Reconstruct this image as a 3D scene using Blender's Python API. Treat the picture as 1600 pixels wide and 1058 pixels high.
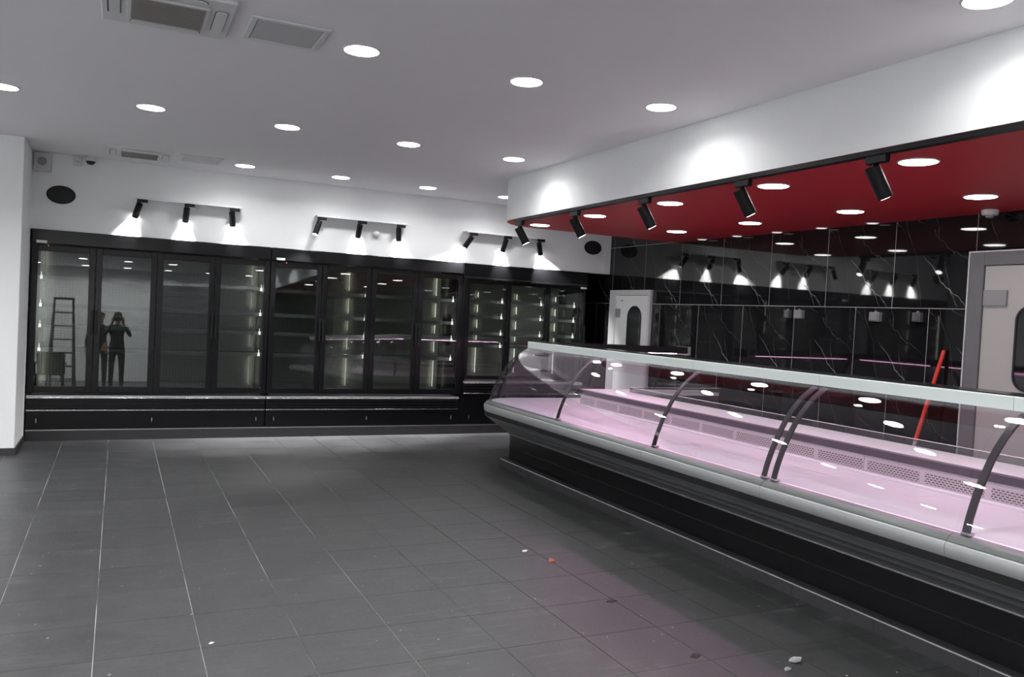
import bpy, bmesh, math, random
from mathutils import Vector, Matrix

for o in list(bpy.data.objects):
    bpy.data.objects.remove(o)
random.seed(7)
S = bpy.context.scene
C = S.collection
PI = math.pi

# ------------------------------------------------------------------ camera
YAW, PITCH, ROLL, FPX, CAMZ = math.radians(25.6378), math.radians(1.6162), math.radians(2.9191), 1284.71, 1.62
fw = Vector((math.sin(YAW) * math.cos(PITCH), math.cos(YAW) * math.cos(PITCH), -math.sin(PITCH)))
rt = Vector((math.cos(YAW), -math.sin(YAW), 0))
up = rt.cross(fw)
rt2 = math.cos(ROLL) * rt + math.sin(ROLL) * up
up2 = -math.sin(ROLL) * rt + math.cos(ROLL) * up
cd = bpy.data.cameras.new('camera')
cam = bpy.data.objects.new('camera', cd)
C.objects.link(cam)
M = Matrix((rt2, up2, -fw)).transposed().to_4x4()
M.translation = Vector((0, 0, CAMZ))
cam.matrix_world = M
cd.sensor_fit = 'HORIZONTAL'
cd.sensor_width = 36
cd.lens = 36 * FPX / 1600
cd.clip_start = 0.02
S.camera = cam

# ------------------------------------------------------------------ world, light levels, exposure
W = bpy.data.worlds.new('night')
S.world = W
W.use_nodes = True
W.node_tree.nodes['Background'].inputs[0].default_value = (0.02, 0.025, 0.035, 1)
W.node_tree.nodes['Background'].inputs[1].default_value = 1.0
S.view_settings.view_transform = 'Standard'
S.view_settings.look = 'None'
S.view_settings.exposure = 0.2
S.view_settings.gamma = 1.0
S.view_settings.use_curve_mapping = False
L_DOWN = 26.0         # glow of the downlight diffusers
W_DOWN = 5.8          # beam of one ceiling downlight
W_SOFFIT = 2.0        # beam of one soffit downlight
W_FILL = 25.0         # beam of one unseen downlight, added to raise the ambient light
BEAM = 150            # beam spread of the downlights, degrees
L_TUBE = 30.0         # pink tubes in the serve-over counter
L_BACK = 9.0          # lamps on the cooler back panels
L_STRIP = 16.0        # strips inside the coolers
W_SPOT = 260.0         # wall spotlights
W_SOFSPOT = 10.0      # soffit track spotlights

# ------------------------------------------------------------------ node helpers
def nmat(name):
    m = bpy.data.materials.new(name)
    m.use_nodes = True
    nt = m.node_tree
    return m, nt, nt.nodes['Principled BSDF']

def N(nt, t, **kw):
    n = nt.nodes.new(t)
    for k, v in kw.items():
        setattr(n, k, v)
    return n

def mth(nt, op, a, b=None, c=None):
    n = nt.nodes.new('ShaderNodeMath')
    n.operation = op
    for i, v in enumerate((a, b, c)):
        if v is None:
            continue
        if isinstance(v, (int, float)):
            n.inputs[i].default_value = v
        else:
            nt.links.new(v, n.inputs[i])
    return n.outputs[0]

def mixc(nt, fac, a, b):
    n = nt.nodes.new('ShaderNodeMix')
    n.data_type = 'RGBA'
    for i, v in ((0, fac), (6, a), (7, b)):
        if isinstance(v, (int, float)):
            n.inputs[i].default_value = v
        elif isinstance(v, tuple):
            n.inputs[i].default_value = (*v, 1)
        else:
            nt.links.new(v, n.inputs[i])
    return n.outputs[2]

def ramp(nt, fac, a, b):
    n = nt.nodes.new('ShaderNodeMapRange')
    n.inputs[1].default_value = a
    n.inputs[2].default_value = b
    nt.links.new(fac, n.inputs[0])
    return n.outputs[0]

def noise(nt, vec, scale, detail=3, rough=0.55):
    n = nt.nodes.new('ShaderNodeTexNoise')
    n.inputs['Scale'].default_value = scale
    n.inputs['Detail'].default_value = detail
    n.inputs['Roughness'].default_value = rough
    if vec is not None:
        nt.links.new(vec, n.inputs['Vector'])
    return n.outputs['Fac']

def plain(name, col, rough=0.5, metal=0.0, spec=0.5, var=0.0, bump=0.0, scale=8.0):
    m, nt, p = nmat(name)
    p.inputs['Base Color'].default_value = (*col, 1)
    p.inputs['Roughness'].default_value = rough
    p.inputs['Metallic'].default_value = metal
    p.inputs['Specular IOR Level'].default_value = spec
    geo = N(nt, 'ShaderNodeNewGeometry')
    if var:
        f = noise(nt, geo.outputs['Position'], scale)
        c = mixc(nt, f, tuple(max(0, v * (1 - var)) for v in col), tuple(min(1, v * (1 + var)) for v in col))
        nt.links.new(c, p.inputs['Base Color'])
    if bump:
        f = noise(nt, geo.outputs['Position'], 180)
        b = N(nt, 'ShaderNodeBump')
        b.inputs['Strength'].default_value = bump
        b.inputs['Distance'].default_value = 0.002
        nt.links.new(f, b.inputs['Height'])
        nt.links.new(b.outputs[0], p.inputs['Normal'])
    return m

def emit(name, col, strength):
    m, nt, p = nmat(name)
    p.inputs['Base Color'].default_value = (0.8, 0.8, 0.8, 1)
    p.inputs['Emission Color'].default_value = (*col, 1)
    p.inputs['Emission Strength'].default_value = strength
    return m

def glass(name, tint=(1, 1, 1), blend=0.34, smudge=0.0, gain=1.0):
    m = bpy.data.materials.new(name)
    m.use_nodes = True
    nt = m.node_tree
    nt.nodes.clear()
    out = N(nt, 'ShaderNodeOutputMaterial')
    tr = N(nt, 'ShaderNodeBsdfTransparent')
    tr.inputs[0].default_value = (*tint, 1)
    gl = N(nt, 'ShaderNodeBsdfGlossy')
    gl.inputs['Roughness'].default_value = 0.004
    lw = N(nt, 'ShaderNodeLayerWeight')
    lw.inputs[0].default_value = 0.5
    f0 = ((1 / (1 - blend) - 1) / (1 / (1 - blend) + 1)) ** 2
    fac = mth(nt, 'MULTIPLY', mth(nt, 'MULTIPLY_ADD', mth(nt, 'POWER', lw.outputs['Facing'], 5.0), 1 - f0, f0), gain)
    mx = N(nt, 'ShaderNodeMixShader')
    nt.links.new(fac, mx.inputs[0])
    nt.links.new(tr.outputs[0], mx.inputs[1])
    nt.links.new(gl.outputs[0], mx.inputs[2])
    last = mx.outputs[0]
    if smudge:
        geo = N(nt, 'ShaderNodeNewGeometry')
        f = ramp(nt, noise(nt, geo.outputs['Position'], 3.5, 4), 0.55, 0.85)
        f2 = ramp(nt, noise(nt, geo.outputs['Position'], 60, 2), 0.55, 0.8)
        f = mth(nt, 'MULTIPLY', mth(nt, 'MULTIPLY', f, f2), smudge)
        df = N(nt, 'ShaderNodeBsdfDiffuse')
        df.inputs[0].default_value = (0.8, 0.8, 0.82, 1)
        m2 = N(nt, 'ShaderNodeMixShader')
        nt.links.new(f, m2.inputs[0])
        nt.links.new(last, m2.inputs[1])
        nt.links.new(df.outputs[0], m2.inputs[2])
        last = m2.outputs[0]
    nt.links.new(last, out.inputs[0])
    return m

# ------------------------------------------------------------------ materials
M_ = {}
M_['white_wall'] = plain('white_wall_paint', (0.84, 0.86, 0.86), 0.75, var=0.02, bump=0.05)
M_['ceiling'] = plain('white_ceiling_paint', (0.86, 0.85, 0.875), 0.8, var=0.015)
M_['red'] = plain('red_ceiling_paint', (0.50, 0.022, 0.034), 0.5, var=0.05)
M_['black_gloss'] = plain('black_lacquer', (0.006, 0.006, 0.007), 0.2, spec=0.28)
M_['black_matt'] = plain('black_matt', (0.005, 0.005, 0.006), 0.5, spec=0.25, var=0.1)
M_['black_steel'] = plain('black_coated_steel', (0.006, 0.006, 0.007), 0.4, spec=0.3)
M_['charcoal'] = plain('charcoal_plastic', (0.014, 0.011, 0.014), 0.35)
M_['chrome'] = plain('chrome', (0.75, 0.75, 0.76), 0.18, 1.0)
M_['steel'] = plain('brushed_steel', (0.55, 0.56, 0.57), 0.35, 1.0, var=0.06)
M_['dull_steel'] = plain('dull_steel', (0.22, 0.22, 0.225), 0.4, 0.5)
M_['sealant'] = plain('grey_sealant', (0.30, 0.30, 0.30), 0.8)
M_['alu'] = plain('satin_aluminium', (0.42, 0.44, 0.44), 0.40, 0.5, var=0.03)
M_['rail'] = plain('pale_aluminium_rail', (0.70, 0.78, 0.75), 0.45, 0.2)
M_['gasket'] = plain('grey_gasket', (0.085, 0.10, 0.095), 0.35, 0.0, var=0.1)
M_['groove'] = plain('dark_groove', (0.006, 0.006, 0.007), 0.5)
M_['under'] = plain('dark_ribbed_steel', (0.24, 0.245, 0.25), 0.36, 0.45, var=0.15, scale=3)
M_['shelf_dark'] = plain('dark_shelf_edge', (0.06, 0.05, 0.06), 0.4)
M_['interior'] = plain('dark_interior', (0.05, 0.052, 0.052), 0.5)
M_['bracket'] = plain('white_bracket', (0.75, 0.75, 0.73), 0.4)
M_['plastic_white'] = plain('white_plastic', (0.72, 0.73, 0.74), 0.45)
M_['plastic_grey'] = plain('grey_plastic', (0.28, 0.29, 0.30), 0.45)
M_['socket_dark'] = plain('dark_grey_socket', (0.10, 0.105, 0.11), 0.45)
M_['socket_pale'] = plain('mid_grey_socket', (0.24, 0.24, 0.25), 0.45)
M_['plastic_dark'] = plain('dull_grey_metal', (0.09, 0.09, 0.095), 0.5)
M_['plastic_pale'] = plain('pale_grey_plastic', (0.55, 0.55, 0.56), 0.45)
M_['ac_grille'] = plain('grey_filter_grille', (0.28, 0.265, 0.25), 0.6)
M_['slot'] = plain('dark_slot', (0.02, 0.02, 0.02), 0.6)
M_['door_white'] = plain('white_door_panel', (0.78, 0.79, 0.79), 0.4)
M_['door_cream'] = plain('cream_door_panel', (0.47, 0.455, 0.44), 0.4, var=0.02)
M_['frame_grey'] = plain('grey_door_frame', (0.155, 0.155, 0.168), 0.45)
M_['frame_pale'] = plain('pale_door_frame', (0.66, 0.67, 0.68), 0.35, 0.2)
M_['shutter'] = plain('grey_shutter', (0.14, 0.145, 0.15), 0.5)
M_['kerb'] = plain('dark_kerb_tile', (0.030, 0.030, 0.032), 0.45, var=0.3, scale=6)
M_['dark_glass'] = plain('dark_window_glass', (0.006, 0.006, 0.008), 0.05)
M_['red_plastic'] = plain('red_plastic', (0.75, 0.035, 0.02), 0.4)
M_['wood_chip'] = plain('orange_wood', (0.26, 0.085, 0.035), 0.6, var=0.3, scale=60)
M_['paper'] = plain('white_paper', (0.65, 0.65, 0.65), 0.7)
M_['film'] = plain('clear_film', (0.16, 0.17, 0.17), 0.25)
M_['dark_bit'] = plain('dark_dirt', (0.01, 0.01, 0.01), 0.8)
M_['glass'] = glass('clear_curved_glass', (0.975, 0.965, 0.985), 0.33, smudge=0.02, gain=1.0)
M_['glass_end'] = glass('smudged_corner_glass', (0.94, 0.92, 0.96), 0.35, smudge=0.45, gain=1.0)
M_['strip_glass'] = glass('service_glass', (0.78, 0.80, 0.80), 0.36)
M_['cooler_glass'] = glass('cooler_door_glass', (0.78, 0.83, 0.82), 0.40, gain=1.0)
M_['down'] = emit('downlight_diffuser', (1.0, 0.985, 0.99), L_DOWN)
M_['down_soffit'] = emit('soffit_downlight_diffuser', (1.0, 0.985, 0.99), L_DOWN * 0.8)
M_['down_small'] = emit('small_downlight_diffuser', (1.0, 0.93, 0.93), 0.7)
M_['tube'] = emit('pink_tube', (1.0, 0.50, 0.79), L_TUBE)
M_['strip'] = emit('cooler_led_strip', (1.0, 0.95, 0.84), L_STRIP)
M_['strip_back'] = emit('cooler_back_lamp', (1.0, 0.93, 0.78), L_BACK)
M_['lens'] = emit('spot_lens', (1.0, 0.98, 0.96), 25.0)
M_['red_led'] = emit('red_led', (1.0, 0.05, 0.03), 2.0)

# slate floor tiles: dark grey, dusty, every tile a little different
m, nt, p = nmat('slate_floor_tile')
geo = N(nt, 'ShaderNodeNewGeometry'); oi = N(nt, 'ShaderNodeObjectInfo')
base = noise(nt, geo.outputs['Position'], 1.6, 6, 0.65)
fine = noise(nt, geo.outputs['Position'], 45, 4, 0.7)
mp = N(nt, 'ShaderNodeMapping'); mp.inputs['Scale'].default_value = (1.0, 9.0, 1.0); mp.inputs['Rotation'].default_value = (0, 0, 0.12)
nt.links.new(geo.outputs['Position'], mp.inputs[0])
streak = ramp(nt, noise(nt, mp.outputs[0], 2.2, 6, 0.7), 0.52, 0.74)
patch = ramp(nt, noise(nt, geo.outputs['Position'], 0.9, 3), 0.42, 0.66)
dust = mth(nt, 'MULTIPLY', streak, patch)
speck = ramp(nt, noise(nt, geo.outputs['Position'], 22, 2, 0.5), 0.76, 0.80)
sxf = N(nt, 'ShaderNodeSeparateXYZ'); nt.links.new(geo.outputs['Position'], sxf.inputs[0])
film = ramp(nt, mth(nt, 'ADD', sxf.outputs[0], mth(nt, 'MULTIPLY', noise(nt, geo.outputs['Position'], 0.8, 4), 2.4)), 4.6, 0.8)  # lighter left, darker by the counter: reflection and shade painted into the tile colour
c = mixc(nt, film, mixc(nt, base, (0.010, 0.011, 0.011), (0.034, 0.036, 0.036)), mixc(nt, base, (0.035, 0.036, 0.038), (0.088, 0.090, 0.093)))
c = mixc(nt, mth(nt, 'MULTIPLY', fine, 0.35), c, (0.055, 0.057, 0.057))
c = mixc(nt, mth(nt, 'MULTIPLY', dust, 0.8), c, (0.15, 0.155, 0.155))
c = mixc(nt, mth(nt, 'MULTIPLY', speck, mth(nt, 'MULTIPLY', patch, 0.5)), c, (0.40, 0.40, 0.40))
mott = ramp(nt, noise(nt, geo.outputs['Position'], 5.5, 6, 0.72), 0.35, 0.72)
c = mixc(nt, mth(nt, 'MULTIPLY', mth(nt, 'SUBTRACT', 1.0, mott), 0.45), c, (0.012, 0.013, 0.013))
blot = mth(nt, 'MULTIPLY', ramp(nt, noise(nt, geo.outputs['Position'], 3.1, 5, 0.7), 0.60, 0.75), ramp(nt, fine, 0.35, 0.65))
c = mixc(nt, mth(nt, 'MULTIPLY', blot, 0.38), c, (0.20, 0.205, 0.205))
kerb_glare = mth(nt, 'MULTIPLY', ramp(nt, mth(nt, 'ADD', sxf.outputs[1], mth(nt, 'MULTIPLY', noise(nt, geo.outputs['Position'], 2.0, 4), 1.2)), 9.35, 10.7), ramp(nt, sxf.outputs[0], -0.2, 1.0))  # glare in front of the cooler kerb, painted in as a pale dusty band
c = mixc(nt, mth(nt, 'MULTIPLY', kerb_glare, 0.8), c, (0.24, 0.245, 0.25))
dot = ramp(nt, noise(nt, geo.outputs['Position'], 34, 1, 0.4), 0.775, 0.79)
c = mixc(nt, mth(nt, 'MULTIPLY', dot, 0.7), c, (0.45, 0.45, 0.45))
hs = N(nt, 'ShaderNodeHueSaturation')
nt.links.new(mth(nt, 'MULTIPLY_ADD', oi.outputs['Random'], 0.16, 0.92), hs.inputs['Value'])
nt.links.new(c, hs.inputs['Color'])
nt.links.new(hs.outputs[0], p.inputs['Base Color'])
nt.links.new(mth(nt, 'MULTIPLY_ADD', fine, 0.2, 0.30), p.inputs['Roughness'])
b = N(nt, 'ShaderNodeBump'); b.inputs['Strength'].default_value = 0.12; b.inputs['Distance'].default_value = 0.003
nt.links.new(noise(nt, geo.outputs['Position'], 30, 5, 0.7), b.inputs['Height']); nt.links.new(b.outputs[0], p.inputs['Normal'])
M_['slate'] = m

TX0, TY0, TP = -0.05, 4.45, 0.449
# grout: pale and dusty in the long joints on the left, dark elsewhere
m, nt, p = nmat('floor_grout')
geo = N(nt, 'ShaderNodeNewGeometry'); sx = N(nt, 'ShaderNodeSeparateXYZ'); nt.links.new(geo.outputs['Position'], sx.inputs[0])
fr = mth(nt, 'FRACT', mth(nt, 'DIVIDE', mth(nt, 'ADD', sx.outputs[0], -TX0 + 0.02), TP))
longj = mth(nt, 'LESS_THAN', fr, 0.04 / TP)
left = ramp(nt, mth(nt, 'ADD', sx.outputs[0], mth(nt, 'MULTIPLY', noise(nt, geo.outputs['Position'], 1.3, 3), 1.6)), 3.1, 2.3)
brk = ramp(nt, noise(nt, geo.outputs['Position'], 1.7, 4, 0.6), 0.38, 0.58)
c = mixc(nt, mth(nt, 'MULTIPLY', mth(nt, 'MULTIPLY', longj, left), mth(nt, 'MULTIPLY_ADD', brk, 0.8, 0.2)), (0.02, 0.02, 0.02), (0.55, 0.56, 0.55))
nt.links.new(c, p.inputs['Base Color']); p.inputs['Roughness'].default_value = 0.9
M_['grout'] = m

# black marble with white diagonal veins, the same print on every tile
m, nt, p = nmat('black_marble')
tc = N(nt, 'ShaderNodeTexCoord')
sx = N(nt, 'ShaderNodeSeparateXYZ'); nt.links.new(tc.outputs['Object'], sx.inputs[0])
wv = N(nt, 'ShaderNodeMapping'); nt.links.new(tc.outputs['Object'], wv.inputs[0])
def vein(slope, off, amp, width, sc, seed):
    wv2 = N(nt, 'ShaderNodeMapping'); wv2.inputs['Location'].default_value = (seed, seed * 2, 0); nt.links.new(tc.outputs['Object'], wv2.inputs[0])
    n1 = noise(nt, wv2.outputs[0], sc, 5, 0.6)
    # tile plane is local y (depth, +y is left in view) and z: veins fall from upper left to lower right
    d = mth(nt, 'ADD', mth(nt, 'MULTIPLY', sx.outputs[1], -slope), mth(nt, 'MULTIPLY', n1, amp))
    d = mth(nt, 'ABSOLUTE', mth(nt, 'ADD', mth(nt, 'ADD', d, sx.outputs[2]), off))
    line = ramp(nt, d, width, width * 0.25)
    fade = ramp(nt, noise(nt, wv2.outputs[0], 3.0, 2), 0.40, 0.60)
    return mth(nt, 'MULTIPLY', line, fade)
v = mth(nt, 'MAXIMUM', vein(1.05, -0.10, 0.30, 0.0055, 2.5, 1.3), mth(nt, 'MULTIPLY', vein(3.2, -0.75, 0.8, 0.009, 2.0, 5.1), 0.45))
v = mth(nt, 'MAXIMUM', v, mth(nt, 'MULTIPLY', vein(3.8, 0.35, 0.7, 0.009, 2.2, 9.7), 0.3))
v = mth(nt, 'MAXIMUM', v, mth(nt, 'MULTIPLY', vein(0.8, -0.42, 0.30, 0.004, 3.0, 12.7), 0.25))
cl = noise(nt, wv.outputs[0], 2.0, 4)
c = mixc(nt, cl, (0.004, 0.004, 0.005), (0.012, 0.012, 0.013))
c = mixc(nt, v, c, (0.30, 0.30, 0.31))
nt.links.new(c, p.inputs['Base Color'])
p.inputs['Roughness'].default_value = 0.03
M_['marble'] = m
M_['marble_grout'] = plain('pale_tile_joint', (0.50, 0.50, 0.50), 0.8)

# pale perforated cooler back panel
m, nt, p = nmat('perforated_back_panel')
geo = N(nt, 'ShaderNodeNewGeometry')
mp = N(nt, 'ShaderNodeMapping'); mp.inputs['Rotation'].default_value = (PI / 2, 0, 0); nt.links.new(geo.outputs['Position'], mp.inputs[0])
bt = N(nt, 'ShaderNodeTexBrick'); bt.offset = 0.0
bt.inputs['Scale'].default_value = 1.0; bt.inputs['Brick Width'].default_value = 0.035; bt.inputs['Row Height'].default_value = 0.03; bt.inputs['Mortar Size'].default_value = 0.0035
nt.links.new(mp.outputs[0], bt.inputs[0])
bt.inputs['Color1'].default_value = (0.15, 0.15, 0.135, 1); bt.inputs['Color2'].default_value = (0.135, 0.135, 0.12, 1); bt.inputs['Mortar'].default_value = (0.085, 0.085, 0.08, 1)
nt.links.new(bt.outputs[0], p.inputs['Base Color']); p.inputs['Roughness'].default_value = 0.45
M_['perf'] = m

# white enamel grille with rows of slots
def slot_mat(name, axis):
    m, nt, p = nmat(name)
    geo = N(nt, 'ShaderNodeNewGeometry'); sx = N(nt, 'ShaderNodeSeparateXYZ'); nt.links.new(geo.outputs['Position'], sx.inputs[0])
    u = sx.outputs[axis]; z = sx.outputs[2]
    row = mth(nt, 'FLOOR', mth(nt, 'DIVIDE', z, 0.014))
    uu = mth(nt, 'FRACT', mth(nt, 'ADD', mth(nt, 'DIVIDE', u, 0.026), mth(nt, 'MULTIPLY', row, 0.5)))
    zz = mth(nt, 'FRACT', mth(nt, 'DIVIDE', z, 0.014))
    hole = mth(nt, 'MULTIPLY', mth(nt, 'LESS_THAN', mth(nt, 'ABSOLUTE', mth(nt, 'ADD', uu, -0.5)), 0.34), mth(nt, 'LESS_THAN', mth(nt, 'ABSOLUTE', mth(nt, 'ADD', zz, -0.5)), 0.28))
    band = mth(nt, 'LESS_THAN', mth(nt, 'ABSOLUTE', mth(nt, 'ADD', z, -0.768)), 0.034)
    blk = mth(nt, 'FRACT', mth(nt, 'DIVIDE', u, 0.42))
    band = mth(nt, 'MULTIPLY', band, mth(nt, 'GREATER_THAN', blk, 0.09))
    hole = mth(nt, 'MULTIPLY', hole, band)
    c = mixc(nt, hole, (0.42, 0.40, 0.41), (0.05, 0.045, 0.04))
    nt.links.new(c, p.inputs['Base Color']); p.inputs['Roughness'].default_value = 0.4
    return m
M_['slots_y'] = slot_mat('slotted_enamel_along_front', 1)
M_['slots_x'] = slot_mat('slotted_enamel_along_end', 0)
M_['enamel'] = plain('white_enamel', (0.56, 0.56, 0.57), 0.28, 0.0, var=0.03)

m, nt, p = nmat('brushed_deck_metal')
geo = N(nt, 'ShaderNodeNewGeometry')
mp = N(nt, 'ShaderNodeMapping'); mp.inputs['Scale'].default_value = (26.0, 0.7, 1.0); nt.links.new(geo.outputs['Position'], mp.inputs[0])
g = noise(nt, mp.outputs[0], 1.0, 3, 0.5)
nt.links.new(mixc(nt, g, (0.54, 0.54, 0.55), (0.64, 0.64, 0.65)), p.inputs['Base Color'])
nt.links.new(mth(nt, 'MULTIPLY_ADD', g, 0.12, 0.24), p.inputs['Roughness']); p.inputs['Metallic'].default_value = 0.1
M_['deck'] = m

# black kick grille with fine ribs handled by geometry; speaker cloth
M_['speaker'] = plain('black_speaker_mesh', (0.008, 0.008, 0.009), 0.6, bump=0.5)
M_['skin'] = plain('skin', (0.45, 0.28, 0.2), 0.55)
M_['cloth_dark'] = plain('dark_jacket', (0.02, 0.02, 0.024), 0.85)
M_['cloth_blue'] = plain('dark_trousers', (0.025, 0.028, 0.035), 0.85)
M_['cloth_grey'] = plain('dark_grey_pullover', (0.04, 0.04, 0.042), 0.85)
M_['hair'] = plain('dark_hair', (0.015, 0.012, 0.01), 0.6)

# ------------------------------------------------------------------ geometry helpers
class MB:
    def __init__(s):
        s.v, s.f = [], []
    def box(s, x0, x1, y0, y1, z0, z1):
        n = len(s.v)
        s.v += [(x0, y0, z0), (x1, y0, z0), (x1, y1, z0), (x0, y1, z0), (x0, y0, z1), (x1, y0, z1), (x1, y1, z1), (x0, y1, z1)]
        s.f += [tuple(n + i for i in q) for q in ((3, 2, 1, 0), (4, 5, 6, 7), (0, 1, 5, 4), (1, 2, 6, 5), (2, 3, 7, 6), (3, 0, 4, 7))]
        return s
    def prism(s, pts, fn):
        """pts: list of 2D points, fn(u, v, k) -> 3D for k in 0, 1"""
        n = len(s.v); m = len(pts)
        for k in (0, 1):
            s.v += [fn(u, v, k) for u, v in pts]
        s.f.append(tuple(range(n + m - 1, n - 1, -1))); s.f.append(tuple(range(n + m, n + 2 * m)))
        for i in range(m):
            j = (i + 1) % m
            s.f.append((n + i, n + j, n + m + j, n + m + i))
        return s
    def cyl(s, a, b, r, r2=None, seg=20, caps=True):
        a, b = Vector(a), Vector(b); r2 = r if r2 is None else r2
        d = (b - a).normalized()
        q = d.cross(Vector((0, 0, 1))) if abs(d.z) < 0.95 else d.cross(Vector((0, 1, 0)))
        q.normalize(); w = d.cross(q); n = len(s.v)
        for P, R_ in ((a, r), (b, r2)):
            for i in range(seg):
                t = 2 * PI * i / seg
                s.v.append(tuple(P + R_ * (math.cos(t) * q + math.sin(t) * w)))
        for i in range(seg):
            j = (i + 1) % seg
            s.f.append((n + i, n + j, n + seg + j, n + seg + i))
        if caps:
            s.f.append(tuple(range(n + seg - 1, n - 1, -1))); s.f.append(tuple(range(n + seg, n + 2 * seg)))
        return s
    def lathe(s, prof, c, axis='z', seg=32, sx=1, sy=1):
        n = len(s.v)
        for r, h in prof:
            for i in range(seg):
                t = 2 * PI * i / seg; a, b_ = r * math.cos(t) * sx, r * math.sin(t) * sy
                if axis == 'z': s.v.append((c[0] + a, c[1] + b_, c[2] + h))
                elif axis == 'y': s.v.append((c[0] + a, c[1] + h, c[2] + b_))
                else: s.v.append((c[0] + h, c[1] + a, c[2] + b_))
        for k in range(len(prof) - 1):
            for i in range(seg):
                j = (i + 1) % seg
                s.f.append((n + k * seg + i, n + k * seg + j, n + (k + 1) * seg + j, n + (k + 1) * seg + i))
        s.f.append(tuple(n + i for i in range(seg - 1, -1, -1)))
        e = n + (len(prof) - 1) * seg
        s.f.append(tuple(e + i for i in range(seg)))
        return s
    def mesh(s, name, mat, smooth=False):
        me = bpy.data.meshes.new(name)
        me.from_pydata(s.v, [], s.f)
        bm = bmesh.new(); bm.from_mesh(me)
        bmesh.ops.recalc_face_normals(bm, faces=bm.faces); bm.to_mesh(me); bm.free()
        if smooth:
            for q in me.polygons: q.use_smooth = True
        if mat: me.materials.append(M_[mat])
        return me
    def build(s, name, mat, parent=None, smooth=False, bevel=0.0):
        o = bpy.data.objects.new(name, s.mesh(name, mat, smooth)); C.objects.link(o)
        if parent: adopt(o, parent)
        if bevel:
            b = o.modifiers.new('bevel', 'BEVEL'); b.width = bevel; b.segments = 2; b.limit_method = 'ANGLE'; b.angle_limit = math.radians(40)
        if smooth:
            w = o.modifiers.new('edges', 'EDGE_SPLIT'); w.split_angle = math.radians(38)
        return o

def wloc(o):
    v = Vector(o.location)
    while o.parent:
        o = o.parent; v = v + Vector(o.location)
    return v

def adopt(o, parent):
    """mesh given in world coordinates becomes a child that keeps its place"""
    o.parent = parent
    o.location = -wloc(parent)

def tag(o, label=None, cat=None, group=None, kind=None):
    if label: o['label'] = label
    if cat: o['category'] = cat
    if group: o['group'] = group
    if kind: o['kind'] = kind
    return o

def thing(name, loc, label, cat, group=None):
    o = bpy.data.objects.new(name, None); C.objects.link(o); o.location = loc
    o.empty_display_size = 0.1
    return tag(o, label, cat, group)

def struct(o, label=None):
    o['kind'] = 'structure'
    if label: o['label'] = label
    return o

def place(name, me, loc, parent=None):
    o = bpy.data.objects.new(name, me); C.objects.link(o)
    if parent:
        o.parent = parent; o.location = Vector(loc) - wloc(parent)
    else:
        o.location = loc
    return o

# ------------------------------------------------------------------ room
XL, XM, YF, YW, YE, ZC, ZS = -4.6, 6.41, -5.0, 10.19, 11.5, 3.11, 2.655
XS, YS = 3.81, 8.66       # soffit front face and far end
KERB_Y = 10.17

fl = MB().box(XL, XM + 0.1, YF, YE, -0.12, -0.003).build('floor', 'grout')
struct(fl, 'dark slate tiled shop floor with pale dusty joints')
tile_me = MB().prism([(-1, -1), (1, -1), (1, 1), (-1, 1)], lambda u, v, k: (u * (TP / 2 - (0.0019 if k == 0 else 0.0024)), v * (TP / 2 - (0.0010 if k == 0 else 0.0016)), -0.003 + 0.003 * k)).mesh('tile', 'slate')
rest = MB()
for i in range(-11, 16):
    for j in range(-22, 17):
        cx, cy = TX0 + (i + 0.5) * TP, TY0 + (j + 0.5) * TP
        if cx - TP / 2 < XL or cx > XM or cy - TP / 2 < YF or cy + TP / 2 > YE:
            continue
        if -1.3 < cx < 3.85 and 2.45 < cy < 10.2:
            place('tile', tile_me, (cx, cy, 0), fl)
        else:
            h = TP / 2 - 0.002
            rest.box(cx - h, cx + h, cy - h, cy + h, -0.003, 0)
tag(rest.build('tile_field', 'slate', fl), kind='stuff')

struct(MB().box(XL - 0.1, XM + 0.1, YF - 0.1, YE + 0.1, ZC, ZC + 0.15).build('ceiling', 'ceiling'), 'smooth white ceiling with recessed downlights')
struct(MB().box(-1.0, XM, YW, YW + 0.12, 2.285, ZC).build('wall_back', 'white_wall'), 'white bulkhead wall above the black coolers')
wl = MB().box(XL, -0.876, 9.33, YE, 0.0, ZC).build('wall_column', 'white_wall', bevel=0.006)
struct(wl, 'wide white column at the left beside the coolers')
struct(MB().box(XL, -0.864, 9.318, 10.17, 0, 0.07).build('baseboard_column', 'kerb'), 'dark tile skirting around the white column')
struct(MB().box(XL - 0.1, XL, YF, YE, 0, ZC).build('wall_left', 'white_wall'), 'plain white wall left of the view')
struct(MB().box(XL, XM, YF - 0.1, YF, 0, ZC).build('wall_front', 'white_wall'), 'white wall behind the camera')
wn = struct(MB().box(0.9, XM - 0.4, YF + 0.0005, YF + 0.04, 0.0, 2.75).build('window_1', 'shutter'), 'closed grey roller shutter of the shop front behind the camera')
for k in range(34):
    MB().box(0.92, XM - 0.42, YF + 0.041, YF + 0.052, 0.03 + k * 0.08, 0.03 + k * 0.08 + 0.066).build('slat', 'shutter', wn)
struct(MB().box(XL, XM + 0.1, YE, YE + 0.1, 0, ZC).build('wall_rear', 'black_matt'), 'dark wall at the end of the passage beside the coolers')
# kerb below the coolers
kb = MB().box(-0.862, 6.1, KERB_Y + 0.012, 11.2, 0, 0.118).build('trim_1', 'black_matt')
struct(kb, 'low dark tiled kerb carrying the coolers')
x = -0.862
while x < 6.08:
    x1 = min(x + 0.6, 6.1)
    MB().box(x + 0.001, x1 - 0.001, KERB_Y, KERB_Y + 0.012, 0, 0.112).build('kerb_tile', 'kerb', kb)
    x = x1
MB().box(-0.862, 6.1, KERB_Y - 0.003, KERB_Y + 0.02, 0.112, 0.122).build('edge_trim', 'steel', kb)

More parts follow.
